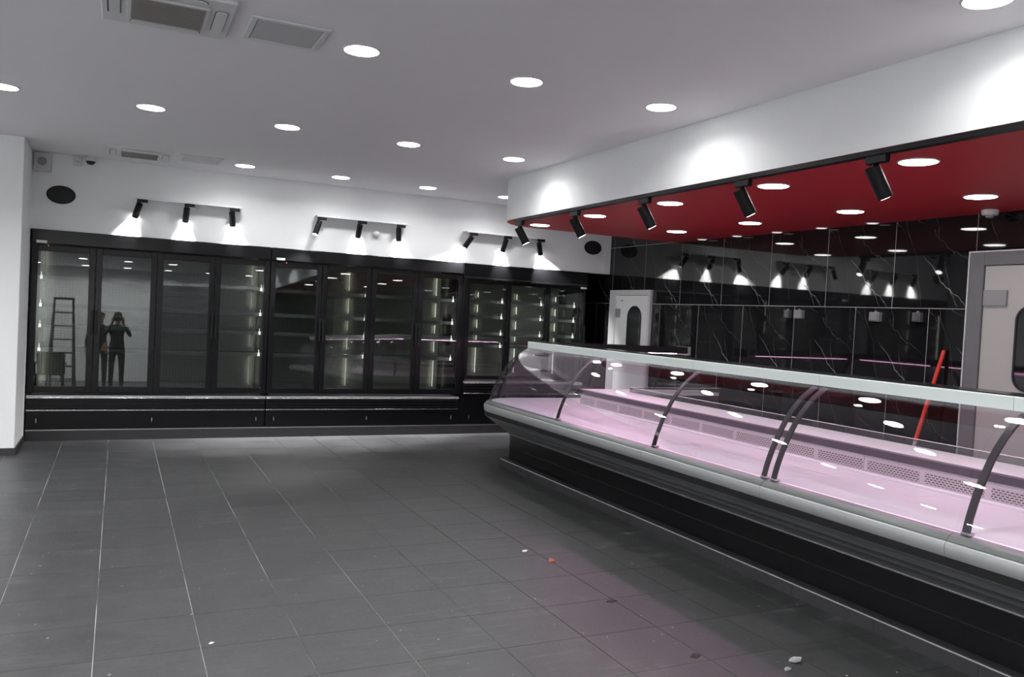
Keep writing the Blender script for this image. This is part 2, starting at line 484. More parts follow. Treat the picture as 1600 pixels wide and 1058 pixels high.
# marble wall: 0.8 m tiles in running bond
mw = MB().box(XM + 0.0012, XM + 0.25, YF, YE, 0, ZC).build('wall_right', 'marble_grout')
struct(mw, 'polished black marble tile wall with white veins behind the counter')
MT = 0.795
cache = {}
def mtile(hy, z0, z1, zc):
    k = (round(hy, 3), round(z0, 3), round(z1, 3))
    if k not in cache:
        g = 0.0026
        cache[k] = MB().box(0, 0.009, -hy + g, hy - g, z0 - zc + g, z1 - zc - g).mesh('marble_tile', 'marble')
    return cache[k]
for r, (z0, z1) in enumerate(((0, 0.275), (0.275, 1.07), (1.07, 1.866), (1.866, 2.662), (2.662, ZC))):
    off = (8.506 if r in (1, 3, 4) else 8.119) if r != 4 else 8.506
    if r == 0: off = 8.119
    if r == 1: off = 8.506
    if r == 2: off = 8.119
    zc = (z0 + z1) / 2
    for k in range(-18, 5):
        y0, y1 = off + k * MT, off + (k + 1) * MT
        if y1 > YE or y0 < YF:
            continue
        if r == 4 and y1 < 8.4:
            continue
        place('marble_tile', mtile(MT / 2, z0, z1, zc), (XM, (y0 + y1) / 2, zc), mw)

# soffit with red underside
r_ = 0.55
arc = [(XS + r_ - r_ * math.cos(t), YS - r_ + r_ * math.sin(t)) for t in [PI / 2 * i / 14 for i in range(15)]]
outline = [(XS, YF)] + arc + [(XM, YS), (XM, YF)]
so = MB().prism(outline, lambda u, v, k: (u, v, ZS + 0.004 + (ZC - ZS - 0.004) * k)).build('ceiling_soffit', 'white_wall', smooth=True)
struct(so, 'lowered white soffit over the counter with rounded far corner')
MB().prism([(u + (0.008 if u < XM else 0), v - (0.008 if v > YF else 0)) for u, v in outline], lambda u, v, k: (u, v, ZS + 0.004 * k)).build('red_panel', 'red', so)['label'] = 'deep red underside of the soffit'

# ------------------------------------------------------------------ downlights
def downlight(x, y, z, r, mat, label, group, name='ceiling_downlight', beam=None):
    t = thing(name, (x, y, z), label, 'downlight', group)
    MB().lathe([(r + 0.012, 0.0), (r + 0.012, -0.004), (r + 0.004, -0.007), (r, -0.004), (r, 0.0)], (x, y, z), seg=40).build('trim_ring', 'plastic_white', t, smooth=True)
    MB().lathe([(r - 0.001, -0.0045), (r - 0.001, -0.0075), (r * 0.8, -0.0085)], (x, y, z), seg=40).build('diffuser', mat, t)
    if mat != 'down_small':
        ld = bpy.data.lights.new('downlight_beam', 'AREA'); ld.shape = 'DISK'; ld.size = 2 * r * 0.96
        ld.energy = beam or (W_DOWN if mat == 'down' else W_SOFFIT); ld.spread = math.radians(BEAM); ld.color = (1.0, 0.985, 0.995)
        o = bpy.data.objects.new('downlight_beam', ld); C.objects.link(o); o.parent = t; o.location = (0, 0, -0.0095)
    return t
cols = [(-0.83, 'far left'), (0.18, 'first'), (1.215, 'second'), (2.28, 'third'), (3.34, 'fourth')]
G = 'round ceiling downlights in rows'
for xx, lb in ((1.20, 'first downlight from the left in the row nearest the back wall'), (2.26, 'second downlight from the left in the row nearest the back wall'),
               (3.32, 'third downlight from the left in the row nearest the back wall'), (4.37, 'downlight nearest the back wall, just left of the soffit corner')):
    downlight(xx, 9.48, ZC, 0.098, 'down', 'round white ' + lb, G)
for xx, lb in ((-0.82, 'leftmost downlight, cut by the left edge of the photo, middle row'), (0.178, 'downlight above the white column side, second in the middle row'),
               (1.23, 'downlight in the middle of the ceiling, third in the middle row'), (2.30, 'downlight fourth in the middle row, right of the ceiling centre'), (3.35, 'downlight last in the middle row, close to the white soffit')):
    downlight(xx, 7.14, ZC, 0.098, 'down', 'round white ' + lb, G)
for xx, lb in ((1.22, 'large downlight beside the square ceiling hatch, nearest row'), (2.29, 'large downlight in the middle of the nearest row'), (3.33, 'large downlight in the nearest row close to the soffit')):
    downlight(xx, 4.75, ZC, 0.098, 'down', 'round white ' + lb, G)
downlight(3.39, 2.42, ZC, 0.098, 'down', 'round white downlight cut off by the top right edge of the photo', G)
for xx in (-0.82, 0.19, 1.22, 2.29):
    downlight(xx, 2.42, ZC, 0.098, 'down', 'round white ceiling downlight above the camera view', 'ceiling downlights above the view')
for yy in (2.42, 0.06, -2.3, -4.3):  # unseen lamps, stronger than the visible ones, added to brighten the room
    for xx in (-4.0, -3.0, -1.95, -0.82, 0.19, 1.22, 2.29, 3.36):
        if yy == 2.42 and xx > -0.9: continue
        downlight(xx, yy, ZC, 0.098, 'down', 'round white unseen downlight added behind the camera as fill light', 'added fill downlights behind the camera', beam=W_FILL)
for yy, xx in [(y_, x_) for y_ in (7.14, 4.75) for x_ in (-1.95, -3.0, -4.0)]:  # more added lamps out of view, lighting the column and ceiling
    downlight(xx, yy, ZC, 0.098, 'down', 'round white unseen downlight added left of the camera view as fill light', 'added fill downlights left of the view', beam=W_FILL)
names = ['farthest', 'second farthest', 'middle', 'second nearest', 'nearest']
for yy, nm in zip((8.28, 7.09, 5.85, 4.61, 3.41), names):
    downlight(4.25, yy, ZS, 0.105, 'down_soffit', nm + ' of the front row of downlights in the red soffit', 'downlights in the red soffit', 'soffit_downlight')
for yy, nm in zip((7.57, 6.38, 5.14, 3.96), ('farthest', 'second', 'third', 'nearest')):
    downlight(5.61, yy, ZS, 0.105, 'down_soffit', nm + ' of the back row of downlights in the red soffit near the marble', 'downlights in the red soffit', 'soffit_downlight')
for yy in (2.2, 1.0, -0.2):
    downlight(4.25, yy, ZS, 0.105, 'down_soffit', 'downlight in the red soffit outside the right edge of the photo', 'soffit downlights out of view', 'soffit_downlight')
    downlight(5.61, yy + 0.5, ZS, 0.105, 'down_soffit', 'downlight in the red soffit outside the right edge of the photo', 'soffit downlights out of view', 'soffit_downlight')
for yy, nm in zip((8.02, 7.40, 6.77, 6.15, 5.53), ('farthest', 'second farthest', 'middle', 'second nearest', 'nearest')):
    downlight(6.33, yy, ZS, 0.05, 'down_small', nm + ' small dim recessed lamp at the joint of red soffit and marble', 'small lamps along the marble edge', 'recessed_lamp')

# ------------------------------------------------------------------ air conditioning cassettes and hatches
def rrect(x0, x1, y0, y1, r, n=5):
    pts = []
    for cx, cy, a in ((x1 - r, y1 - r, 0), (x0 + r, y1 - r, 90), (x0 + r, y0 + r, 180), (x1 - r, y0 + r, 270)):
        for i in range(n + 1):
            t = math.radians(a + 90 * i / n); pts.append((cx + r * math.cos(t), cy + r * math.sin(t)))
    return pts

def cassette(cx, cy, label):
    t = thing('air_conditioner', (cx, cy, ZC), label, 'air conditioner', 'ceiling cassette air conditioners')
    h = 0.31
    MB().prism(rrect(cx - h, cx + h, cy - h, cy + h, 0.015), lambda u, v, k: (u, v, ZC - 0.022 * (1 - k))).build('panel', 'plastic_white', t, bevel=0.006)
    MB().prism(rrect(cx - 0.19, cx + 0.19, cy - 0.19, cy + 0.19, 0.012), lambda u, v, k: (u, v, ZC - 0.034 + 0.012 * k)).build('grille_frame', 'plastic_white', t, bevel=0.003)
    g = MB().box(cx - 0.172, cx + 0.172, cy - 0.172, cy + 0.172, ZC - 0.036, ZC - 0.033).build('intake_grille', 'ac_grille', t)
    for i in range(16):
        yy = cy - 0.16 + i * 0.0213
        MB().box(cx - 0.17, cx + 0.17, yy - 0.0025, yy + 0.0025, ZC - 0.0385, ZC - 0.036).build('grille_bar', 'ac_grille', g)
    for dx, dy in ((1, 0), (-1, 0), (0, 1), (0, -1)):
        a, w = 0.175, 0.032
        ox, oy = cx + dx * 0.25, cy + dy * 0.25
        if dx: bx_, by_ = w, a
        else: bx_, by_ = a, w
        s_ = MB().prism(rrect(ox - bx_, ox + bx_, oy - by_, oy + by_, 0.028), lambda u, v, k: (u, v, ZC - 0.0235 + 0.002 * k)).build('air_outlet', 'slot', t)
        MB().prism(rrect(ox - bx_ + 0.004 + 0.004 * (dx < 0), ox + bx_ - 0.004, oy - by_ + 0.004, oy + by_ - 0.004 - 0.005 * (dy != 0), 0.025), lambda u, v, k: (u, v, ZC - 0.029 + 0.0055 * k)).build('louvre', 'plastic_white', s_)
    return t
cassette(0.178, 4.66, 'large square air conditioner cassette at the top left of the photo')
cassette(0.145, 9.45, 'distant square air conditioner cassette close to the back wall')

def hatch(x0, x1, y0, y1, label):
    t = thing('ceiling_hatch', ((x0 + x1) / 2, (y0 + y1) / 2, ZC), label, 'hatch', 'square ceiling hatches')
    f = MB(); w = 0.032
    for b in ((x0, x1, y0, y0 + w), (x0, x1, y1 - w, y1), (x0, x0 + w, y0 + w, y1 - w), (x1 - w, x1, y0 + w, y1 - w)):
        f.box(b[0], b[1], b[2], b[3], ZC - 0.012, ZC)
    f.build('frame', 'plastic_white', t, bevel=0.004)
    MB().box(x0 + w + 0.004, x1 - w - 0.004, y0 + w + 0.004, y1 - w - 0.004, ZC - 0.008, ZC).build('panel', 'plastic_pale', t, bevel=0.003)
hatch(0.575, 0.99, 4.50, 4.91, 'pale square ceiling hatch right of the large air conditioner')
hatch(0.53, 0.95, 9.20, 9.62, 'faint square ceiling hatch beside the distant air conditioner')

# ------------------------------------------------------------------ spotlights on tracks
def spot_light(pos, aim, watts, angle, parent, blend=0.35, col=(1, 0.985, 0.97)):
    ld = bpy.data.lights.new('spot_beam', 'SPOT'); ld.energy = watts; ld.spot_size = math.radians(angle); ld.spot_blend = blend
    ld.shadow_soft_size = 0.02; ld.color = col
    o = bpy.data.objects.new('spot_beam', ld); C.objects.link(o)
    d = Vector(aim).normalized()
    o.rotation_euler = d.to_track_quat('-Z', 'Y').to_euler()
    o.parent = parent; o.location = Vector(pos) - wloc(parent)

def head(track, x, y, z, along, aim, length, rad, watts, angle, label, blend=0.35):
    """adapter under the track at (x, y, z), cylinder pointing along aim"""
    aim = Vector(aim).normalized()
    ad = MB()
    if along == 'x': ad.box(x - 0.055, x + 0.055, y - 0.017, y + 0.017, z - 0.036, z)
    else: ad.box(x - 0.02, x + 0.02, y - 0.07, y + 0.07, z - 0.045, z)
    h = 0.036 if along == 'x' else 0.045
    a = ad.build('spotlight', 'black_steel', track, bevel=0.003); a['label'] = label
    piv = Vector((x, y, z - h - 0.028)) + Vector((-0.03, 0, 0) if along == 'x' else (0, 0.03, 0))
    MB().cyl((piv.x, piv.y, z - h + 0.002), piv, 0.008, seg=10).build('stem', 'black_steel', a)
    s_ = Vector((piv.x, piv.y, piv.z)) + aim * (-0.012)
    e_ = s_ + aim * length
    bar = MB().cyl(s_, e_, rad, seg=28)
    bar.build('barrel', 'black_matt', a, smooth=True)
    MB().cyl(e_ + aim * 0.0005, e_ + aim * 0.002, rad * 0.8, seg=24).build('lens', 'lens', a)
    spot_light(e_ + aim * 0.006, aim, watts, angle, track, blend)

def wall_track(x0, x1, zt, aims, label):
    t = thing('track_spotlight', ((x0 + x1) / 2, YW, zt), label, 'track light', 'track lights on the back wall')
    MB().box(x0, x1, YW - 0.155, YW, zt - 0.004, zt).build('bracket_shelf', 'plastic_white', t)
    MB().box(x0, x1, YW - 0.158, YW - 0.12, zt - 0.02, zt - 0.004).build('track', 'plastic_white', t, bevel=0.002)
    for (xx, aim, wt), nm in zip(aims, ('left', 'middle', 'right')):
        head(t, xx, YW - 0.14, zt - 0.02, 'x', aim, 0.175, 0.034, wt, 84, nm + ' black cylinder spotlight', 0.5)
wall_track(0.13, 1.26, 2.715, [(0.20, (-0.30, 0.72, -1), W_SPOT), (0.69, (-0.03, 0.72, -1), W_SPOT), (1.18, (0.17, 0.72, -1), W_SPOT)], 'white wall track with three black spotlights, left one of three')
wall_track(2.13, 3.28, 2.712, [(2.19, (-0.34, -0.16, -1), W_SPOT * 0.6), (2.69, (0.02, 0.72, -1), W_SPOT), (3.19, (0.26, 0.72, -1), W_SPOT)], 'white wall track with three black spotlights above the middle cooler')
wall_track(4.09, 5.24, 2.70, [(4.19, (-0.55, 0.40, -1), W_SPOT), (4.69, (0.02, 0.72, -1), W_SPOT), (5.19, (0.45, 0.45, -1), W_SPOT * 0.8)], 'white wall track with three black spotlights, right one by the soffit')

t = thing('track_spotlight', (3.845, 4.0, ZS), 'long black track with cylinder spotlights along the red soffit edge', 'track light')
MB().box(3.807, 3.857, -1.0, 8.02, ZS - 0.03, ZS).build('track', 'black_steel', t, bevel=0.002)
for i, yy in enumerate((7.93, 6.75, 5.62, 4.45, 3.34, 2.2, 1.0)):
    aim = (0.58, -0.15, -1)
    head(t, 3.832, yy, ZS - 0.03, 'y', aim, 0.19, 0.043, W_SOFSPOT, 55, 'black cylinder spotlight hanging from the soffit track', 0.8)

# ------------------------------------------------------------------ small things on the back wall
def speaker(cx, cz, label):
    t = thing('wall_speaker', (cx, YW, cz), label, 'speaker', 'oval speakers on the back wall')
    MB().lathe([(0.140, 0), (0.140, -0.012), (0.133, -0.02), (0.125, -0.021)], (cx, YW, cz), 'y', 48, 1, 0.70).build('rim', 'black_matt', t, smooth=True)
    MB().lathe([(0.124, -0.0215), (0.10, -0.028), (0.06, -0.032), (0.02, -0.034)], (cx, YW, cz), 'y', 48, 1, 0.70).build('grille', 'speaker', t, smooth=True)
speaker(-0.6, 2.672, 'black oval wall speaker at the left under the siren box')
speaker(6.10, 2.646, 'black oval wall speaker at the right beside the marble wall')

t = thing('alarm_siren', (-0.79, YW, 2.99), 'square pale siren box high in the back wall corner', 'siren')
MB().prism(rrect(-0.876 + 0.012, -0.70, 2.895, 3.09, 0.015), lambda u, v, k: (u, YW - 0.055 * k, v)).build('housing', 'plastic_pale', t, bevel=0.008)
MB().lathe([(0.045, -0.055), (0.045, -0.058), (0.034, -0.060), (0.030, -0.057)], (-0.785, YW, 3.005), 'y', 32).build('sound_ring', 'plastic_grey', t, smooth=True)
MB().cyl((-0.725, YW - 0.055, 2.915), (-0.725, YW - 0.057, 2.915), 0.006, seg=12).build('screw', 'plastic_grey', t)

t = thing('junction_box', (-0.45, YW, 3.05), 'small white junction box beside the dome camera', 'junction box')
MB().prism(rrect(-0.49, -0.415, 3.005, 3.092, 0.01), lambda u, v, k: (u, YW - 0.035 * k, v)).build('housing', 'plastic_white', t, bevel=0.004)
MB().cyl((-0.452, YW - 0.035, 3.045), (-0.452, YW - 0.042, 3.045), 0.02, seg=20).build('cable_gland', 'plastic_pale', t)

def dome_cam(cx, cy, z, r, label, name='dome_camera', down=True):
    t = thing(name, (cx, cy, z), label, 'camera')
    MB().lathe([(r, 0), (r, -r * 0.5), (r * 0.9, -r * 0.62), (r * 0.7, -r * 0.64)], (cx, cy, z), seg=36).build('base', 'plastic_white', t, smooth=True)
    pr = [(r * 0.72 * math.cos(a), -r * 0.62 - r * 0.6 * math.sin(a)) for a in [PI / 2 * i / 7 for i in range(7)]]
    MB().lathe(pr, (cx, cy, z), seg=36).build('dome', 'dark_glass', t, smooth=True)
dome_cam(-0.325, YW - 0.075, ZC - 0.012, 0.066, 'small white dome camera with dark bubble near the left ceiling corner')
MB().cyl((-0.325, YW - 0.075, ZC - 0.013), (-0.325, YW - 0.075, ZC), 0.05, seg=24).build('mount', 'plastic_white', bpy.data.objects['dome_camera'])

# motion sensor between spotlights
t = thing('motion_sensor', (2.905, YW, 2.555), 'small white round sensor on the wall between spotlights', 'sensor')
MB().prism(rrect(2.862, 2.945, 2.505, 2.60, 0.035), lambda u, v, k: (u, YW - 0.03 * k, v)).build('bracket', 'plastic_pale', t, bevel=0.004)
MB().lathe([(0.036, -0.03), (0.036, -0.05), (0.026, -0.064), (0.012, -0.070)], (2.905, YW, 2.558), 'y', 28).build('lens', 'plastic_white', t, smooth=True)

# smoke detector under the soffit
t = thing('smoke_detector', (6.26, 4.33, ZS), 'white round smoke detector on the red soffit above the cream door', 'smoke detector')
MB().lathe([(0.062, 0), (0.062, -0.03), (0.055, -0.042), (0.03, -0.044)], (6.26, 4.33, ZS), seg=32).build('base', 'plastic_white', t, smooth=True)
MB().lathe([(0.032, -0.044), (0.032, -0.058), (0.022, -0.064)], (6.26, 4.33, ZS), seg=24).build('sensor_cap', 'plastic_grey', t, smooth=True)

# ------------------------------------------------------------------ glass door coolers
TILT = math.radians(1.45)
def tilted(mb, zref, yref):
    """lean everything built upright back by TILT about the line y=yref, z=zref"""
    c_, s_ = math.cos(TILT), math.sin(TILT)
    mb.v = [(x, yref + (y - yref) * c_ + (z - zref) * s_, zref + (z - zref) * c_ - (y - yref) * s_) for x, y, z in mb.v]
    return mb

def cooler(x0, x1, nd, top, zd0, zd1, zstrip, shelves, strips, back, label, handles, fr=0.062, yf=10.165, head_h=0.15, zt1=0.333):
    w = (x1 - x0)
    t = thing('glass_door_cooler', ((x0 + x1) / 2, (yf + 11.0) / 2, 0.122), label, 'cooler', 'black glass door coolers along the back wall')
    yb = 11.0
    zb = 0.122
    MB().box(x0, x0 + 0.035, yf + 0.055, yb, zb, top).build('side_panel', 'black_gloss', t)
    MB().box(x1 - 0.035, x1, yf + 0.055, yb, zb, top).build('side_panel', 'black_gloss', t)
    MB().box(x0 + 0.036, x1 - 0.036, yb - 0.06, yb - 0.03, zstrip, top - 0.05).build('back_panel', 'perf', t)
    MB().box(x0 + 0.036, x1 - 0.036, yf + 0.06, yb - 0.03, top - 0.045, top - 0.002).build('top_panel', 'interior', t)
    MB().box(x0 + 0.036, x1 - 0.036, yf + 0.06, yb - 0.03, zstrip - 0.02, zstrip + 0.01).build('floor_pan', 'interior', t)
    # front: kick panel, lower panel, strips, header
    MB().box(x0 + 0.002, x1 - 0.002, yf + 0.005, yf + 0.05, zb, zt1 - 0.006).build('kick_panel', 'black_gloss', t, bevel=0.004)
    MB().box(x0 + 0.002, x1 - 0.002, yf - 0.012, yf + 0.05, zt1 - 0.005, zt1 + 0.007).build('trim_strip', 'chrome', t, bevel=0.002)
    lp = MB().box(x0 + 0.002, x1 - 0.002, yf - 0.006, yf + 0.05, zt1 + 0.008, zstrip - 0.026).build('lower_panel', 'black_gloss', t, bevel=0.006)
    n = len([1 for _ in range(3)])
    for k in range(n):
        zz = zt1 + 0.03 + k * (zstrip - zt1 - 0.08) / 2
        MB().box(x0 + 0.01, x1 - 0.01, yf - 0.009, yf - 0.006, zz, zz + 0.006).build('rib', 'black_steel', lp)
    MB().box(x0 + 0.002, x1 - 0.002, yf - 0.014, yf + 0.05, zstrip - 0.025, zstrip - 0.013).build('trim_strip', 'chrome', t, bevel=0.003)
    MB().box(x0 + 0.002, x1 - 0.002, yf - 0.006, yf + 0.05, zstrip - 0.012, zstrip + 0.006).build('sill', 'steel', t, bevel=0.003)
    kp = [x0 + 0.10, (x0 + x1) / 2, x1 - 0.10]
    for xx in kp:
        MB().box(xx - 0.004, xx + 0.004, yf - 0.004, yf + 0.005, 0.20, 0.245).build('panel_clip', 'steel', t, bevel=0.001)
    MB().box(x0 + 0.002, x1 - 0.002, yf - 0.002, yf + 0.09, top - head_h, top).build('fascia', 'black_gloss', t, bevel=0.006)
    pitch = w / nd
    hd = zd1 - zd0
    for i in range(nd):
        a, b_ = x0 + i * pitch + 0.003, x0 + (i + 1) * pitch - 0.003
        mb = MB()
        for q in ((a, a + fr, zd0, zd1), (b_ - fr, b_, zd0, zd1), (a + fr, b_ - fr, zd0, zd0 + fr * 1.1), (a + fr, b_ - fr, zd1 - fr * 1.1, zd1)):
            mb.box(q[0], q[1], yf - 0.004, yf + 0.036, q[2], q[3])
        d = tilted(mb, zd0, yf + 0.01).build('door', 'black_gloss', t, bevel=0.004)
        tilted(MB().box(a + fr - 0.004, b_ - fr + 0.004, yf + 0.004, yf + 0.018, zd0 + fr, zd1 - fr), zd0, yf + 0.01).build('glass_pane', 'cooler_glass', d)
        hs_ = handles[i]
        hx = b_ - 0.018 if hs_ > 0 else a + 0.018
        zc = (zd0 + zd1) / 2 - 0.02
        hb = MB().box(hx - 0.011, hx + 0.011, yf - 0.045, yf - 0.032, zc - 0.14, zc + 0.14).box(hx - 0.008, hx + 0.008, yf - 0.034, yf - 0.002, zc - 0.125, zc - 0.10).box(hx - 0.008, hx + 0.008, yf - 0.034, yf - 0.002, zc + 0.10, zc + 0.125)
        tilted(hb, zd0, yf + 0.01).build('handle', 'black_steel', d, bevel=0.003)
    # inner lamps behind the mullions
    for sx_ in strips:
        MB().box(sx_ - 0.007, sx_ + 0.007, yf + 0.095, yf + 0.11, zd0 + 0.1, zd1 - 0.12).build('led_strip', 'strip', t)
        MB().box(sx_ - 0.02, sx_ + 0.02, yf + 0.075, yf + 0.094, zd0 + 0.02, zd1 - 0.03).build('mullion', 'black_steel', t)
    # lamps on the back panel
    for bx_ in back:
        zs_ = sorted([zstrip + 0.02] + list(shelves) + [top - 0.12])
        for za, zz_ in zip(zs_[:-1], zs_[1:]):
            bl = MB().box(bx_ - 0.005, bx_ + 0.005, yb - 0.112, yb - 0.104, za + 0.05, zz_ - 0.05).build('back_lamp', 'bracket', t)
            MB().box(bx_ - 0.004, bx_ + 0.004, yb - 0.1035, yb - 0.098, za + 0.055, zz_ - 0.055).build('diode_strip', 'strip_back', bl)
    # shelves with end brackets
    ends = []
    for sx_ in strips:
        ends.append(sx_)
    for z in shelves:
        sh = MB().box(x0 + 0.06, x1 - 0.06, yf + 0.20, yb - 0.14, z - 0.014, z).box(x0 + 0.06, x1 - 0.06, yf + 0.19, yf + 0.20, z - 0.03, z + 0.012).build('shelf', 'interior', t)
        for e in ends:
            for dx in ((-0.03,) if e > x1 - 0.2 else (0.03,) if e < x0 + 0.2 else (-0.03, 0.03)):
                MB().box(e + dx - 0.013, e + dx + 0.013, yf + 0.172, yf + 0.188, z - 0.028, z + 0.012).build('bracket', 'bracket', sh)
                MB().box(e + dx - 0.004, e + dx + 0.004, yf + 0.172, yf + 0.188, z + 0.0125, z + 0.05).build('bracket_pin', 'bracket', sh)
    return t

ZSH = (1.785, 1.482, 1.255, 0.995)
c1 = cooler(-0.862, 1.63, 4, 2.286, 0.53, 2.125, 0.49, ZSH, (-0.80, 1.585), (-0.78, 1.54), 'long black four door cooler at the left end of the row', (1, -1, 1, -1))
c2 = cooler(1.636, 4.135, 4, 2.286, 0.53, 2.125, 0.49, ZSH, (2.885, 4.085), (2.78, 4.02), 'long black four door cooler in the middle of the row', (1, -1, 1, -1))
c3 = cooler(4.20, 6.04, 3, 2.10, 0.735, 2.075, 0.70, (1.80, 1.585, 1.358, 1.185), (4.82, 5.43, 5.97), (4.66, 5.28, 5.93), 'narrower black three door cooler at the right end beside the marble wall', (1, 1, 1), fr=0.042, yf=10.185, head_h=0.03, zt1=0.54)
for c, xx, zz in ((c1, -0.815, 2.14), (c2, 1.69, 2.14), (c3, 5.93, 2.045)):
    lx = MB().box(xx, xx + 0.10, 10.155 if c is not c3 else 10.178, 10.162 if c is not c3 else 10.1825, zz, zz + 0.028).build('temperature_display', 'plastic_white', c, bevel=0.002)
    lx['label'] = 'small pale temperature display'
for c, xx in ((c1, -0.70), (c2, 1.81)):
    MB().cyl((xx, 10.162, 2.115), (xx, 10.1575, 2.115), 0.004, seg=10).build('indicator', 'red_led', c)
# black cover panels around the shorter cooler
t = thing('cover_panel', (5.1, 10.2, 2.1), 'black filler panel between the short cooler and the white bulkhead', 'panel')
MB().box(4.14, 6.06, 10.19, 10.22, 2.104, 2.284).build('face', 'black_gloss', t, bevel=0.003)
MB().box(4.14, 6.06, 10.195, 10.2195, 2.101, 2.104).build('lower_edge', 'steel', t)
t = thing('filler_post', (4.167, 10.2, 0.122), 'narrow black filler post between the middle and the short cooler', 'panel')
MB().box(4.139, 4.196, 10.19, 10.24, 0.122, 2.10).build('post', 'black_gloss', t, bevel=0.003)

# ------------------------------------------------------------------ serve-over counter: profile swept along front, round corner, end leg
RX, RY = 3.99, 7.90       # corner of the top rail; d is the distance outward from the rail line
def sweep(mb, prof, y0, y1, corner=False, x1=None, closed=True, y_is_mitre=True, seg=14):
    """prof: [(d, z)]; front from y0 to y1; optional quarter turn and leg out to x1"""
    rings = []
    if y0 is not None:
        rings.append([(RX - d, y0, z) for d, z in prof])
        if not corner:
            rings.append([(RX - d, y1, z) for d, z in prof])
    if corner:
        for i in range(seg + 1):
            a = PI / 2 * i / seg
            rings.append([((RX - d * math.cos(a), RY + d * math.sin(a), z) if d > 0 else (RX - d, RY + d, z)) for d, z in prof])
        if x1 is not None:
            rings.append([(x1, RY + d, z) for d, z in prof])
    n = len(mb.v); m = len(prof)
    for r in rings: mb.v += r
    for k in range(len(rings) - 1):
        for i in range(m if closed else m - 1):
            j = (i + 1) % m
            mb.f.append((n + k * m + i, n + k * m + j, n + (k + 1) * m + j, n + (k + 1) * m + i))
    if closed:
        mb.f.append(tuple(n + i for i in range(m - 1, -1, -1)))
        e = n + (len(rings) - 1) * m
        mb.f.append(tuple(e + i for i in range(m)))
    return mb

def clean(o):
    bm = bmesh.new(); bm.from_mesh(o.data)
    bmesh.ops.remove_doubles(bm, verts=bm.verts, dist=1e-5)
    bmesh.ops.recalc_face_normals(bm, faces=bm.faces)
    bm.to_mesh(o.data); bm.free()
    return o

GLASS = [(0.397, 0.697), (0.386, 0.735), (0.372, 0.785), (0.355, 0.832), (0.334, 0.885), (0.308, 0.94), (0.276, 1.0), (0.240, 1.06), (0.198, 1.115), (0.150, 1.168), (0.098, 1.216), (0.045, 1.254), (0.004, 1.278)]
def offs(p, t):
    out = []
    for i in range(len(p)):
        a = Vector(p[max(0, i - 1)]); b_ = Vector(p[min(len(p) - 1, i + 1)])
        d = (b_ - a).normalized()
        out.append((p[i][0] - abs(d.y) * t, p[i][1] - abs(d.x) * t))
    return out
GT = 0.006
glass_prof = GLASS + offs(GLASS, GT)[::-1]
strap_prof = offs(GLASS, GT + 0.004) + offs(GLASS, GT + 0.016)[::-1]

PROF = {
    'base': ([(0.15, 0.08), (0.15, 0.348), (0.13, 0.36), (0.13, 0.08)], 'black_gloss'),
    'base_groove': ([(0.1515, 0.205), (0.1515, 0.211), (0.149, 0.211), (0.149, 0.205)], 'groove'),
    'underside': ([(0.158, 0.349), (0.155, 0.342), (0.150, 0.349), (0.16, 0.365), (0.24, 0.42), (0.42, 0.545), (0.432, 0.54), (0.345, 0.478), (0.343, 0.474), (0.338, 0.474), (0.27, 0.425), (0.268, 0.421), (0.263, 0.421), (0.20, 0.377)], 'under'),
    'edge_trim': ([(0.162, 0.337), (0.172, 0.344), (0.170, 0.353), (0.160, 0.350), (0.151, 0.345), (0.151, 0.337)], 'dull_steel'),
    'groove': ([(0.431, 0.541), (0.434, 0.586), (0.41, 0.59), (0.41, 0.545)], 'groove'),
    'bumper': ([(0.436, 0.587), (0.443, 0.600), (0.4465, 0.620), (0.4465, 0.640), (0.442, 0.656), (0.432, 0.662), (0.42, 0.66), (0.42, 0.592)], 'alu'),
    'gasket': ([(0.436, 0.6635), (0.430, 0.674), (0.405, 0.692), (0.365, 0.697), (0.365, 0.664)], 'gasket'),
    'top_rail': ([(0.004, 1.277), (0.006, 1.343), (0.002, 1.347), (-0.045, 1.347), (-0.045, 1.277)], 'rail'),
    'rail_cover': ([(-0.002, 1.3475), (-0.002, 1.353), (-0.21, 1.353), (-0.21, 1.3475)], 'black_gloss'),
    'lamp_housing': ([(-0.14, 1.300), (-0.14, 1.347), (-0.21, 1.347), (-0.21, 1.277), (-0.206, 1.277), (-0.206, 1.300)], 'charcoal'),
    'shelf_edge': ([(-0.425, 0.829), (-0.418, 0.836), (-0.418, 0.876), (-0.425, 0.882), (-0.44, 0.882), (-0.44, 0.829)], 'shelf_dark'),
    'service_shelf': ([(-0.441, 0.855), (-0.441, 0.884), (-0.80, 0.890), (-0.80, 0.855)], 'enamel'),
    'rear_panel': ([(-0.78, 0.08), (-0.78, 0.854), (-0.80, 0.854), (-0.80, 0.08)], 'steel'),
    'grille_foot': ([(-0.415, 0.7005), (-0.415, 0.714), (-0.43, 0.722), (-0.44, 0.722), (-0.44, 0.7005)], 'enamel'),
}
DECK = [(0.364, 0.672), (0.364, 0.694), (0.35, 0.70), (-0.44, 0.70), (-0.44, 0.672)]
GRIL = [(-0.43, 0.723), (-0.43, 0.828), (-0.44, 0.828), (-0.44, 0.723)]
TUBE = [(-0.175 + 0.013 * math.cos(2 * PI * i / 10), 1.284 + 0.013 * math.sin(2 * PI * i / 10)) for i in range(10)]

def strap_front(parent, y, w=0.036):
    clean(sweep(MB(), strap_prof, y - w / 2, y + w / 2).build('glass_support', 'charcoal', parent, smooth=True))
    foot = MB().box(RX - 0.386, RX - 0.345, y - w / 2 - 0.004, y + w / 2 + 0.004, 0.70, 0.712).build('support_foot', 'steel', parent, bevel=0.002)

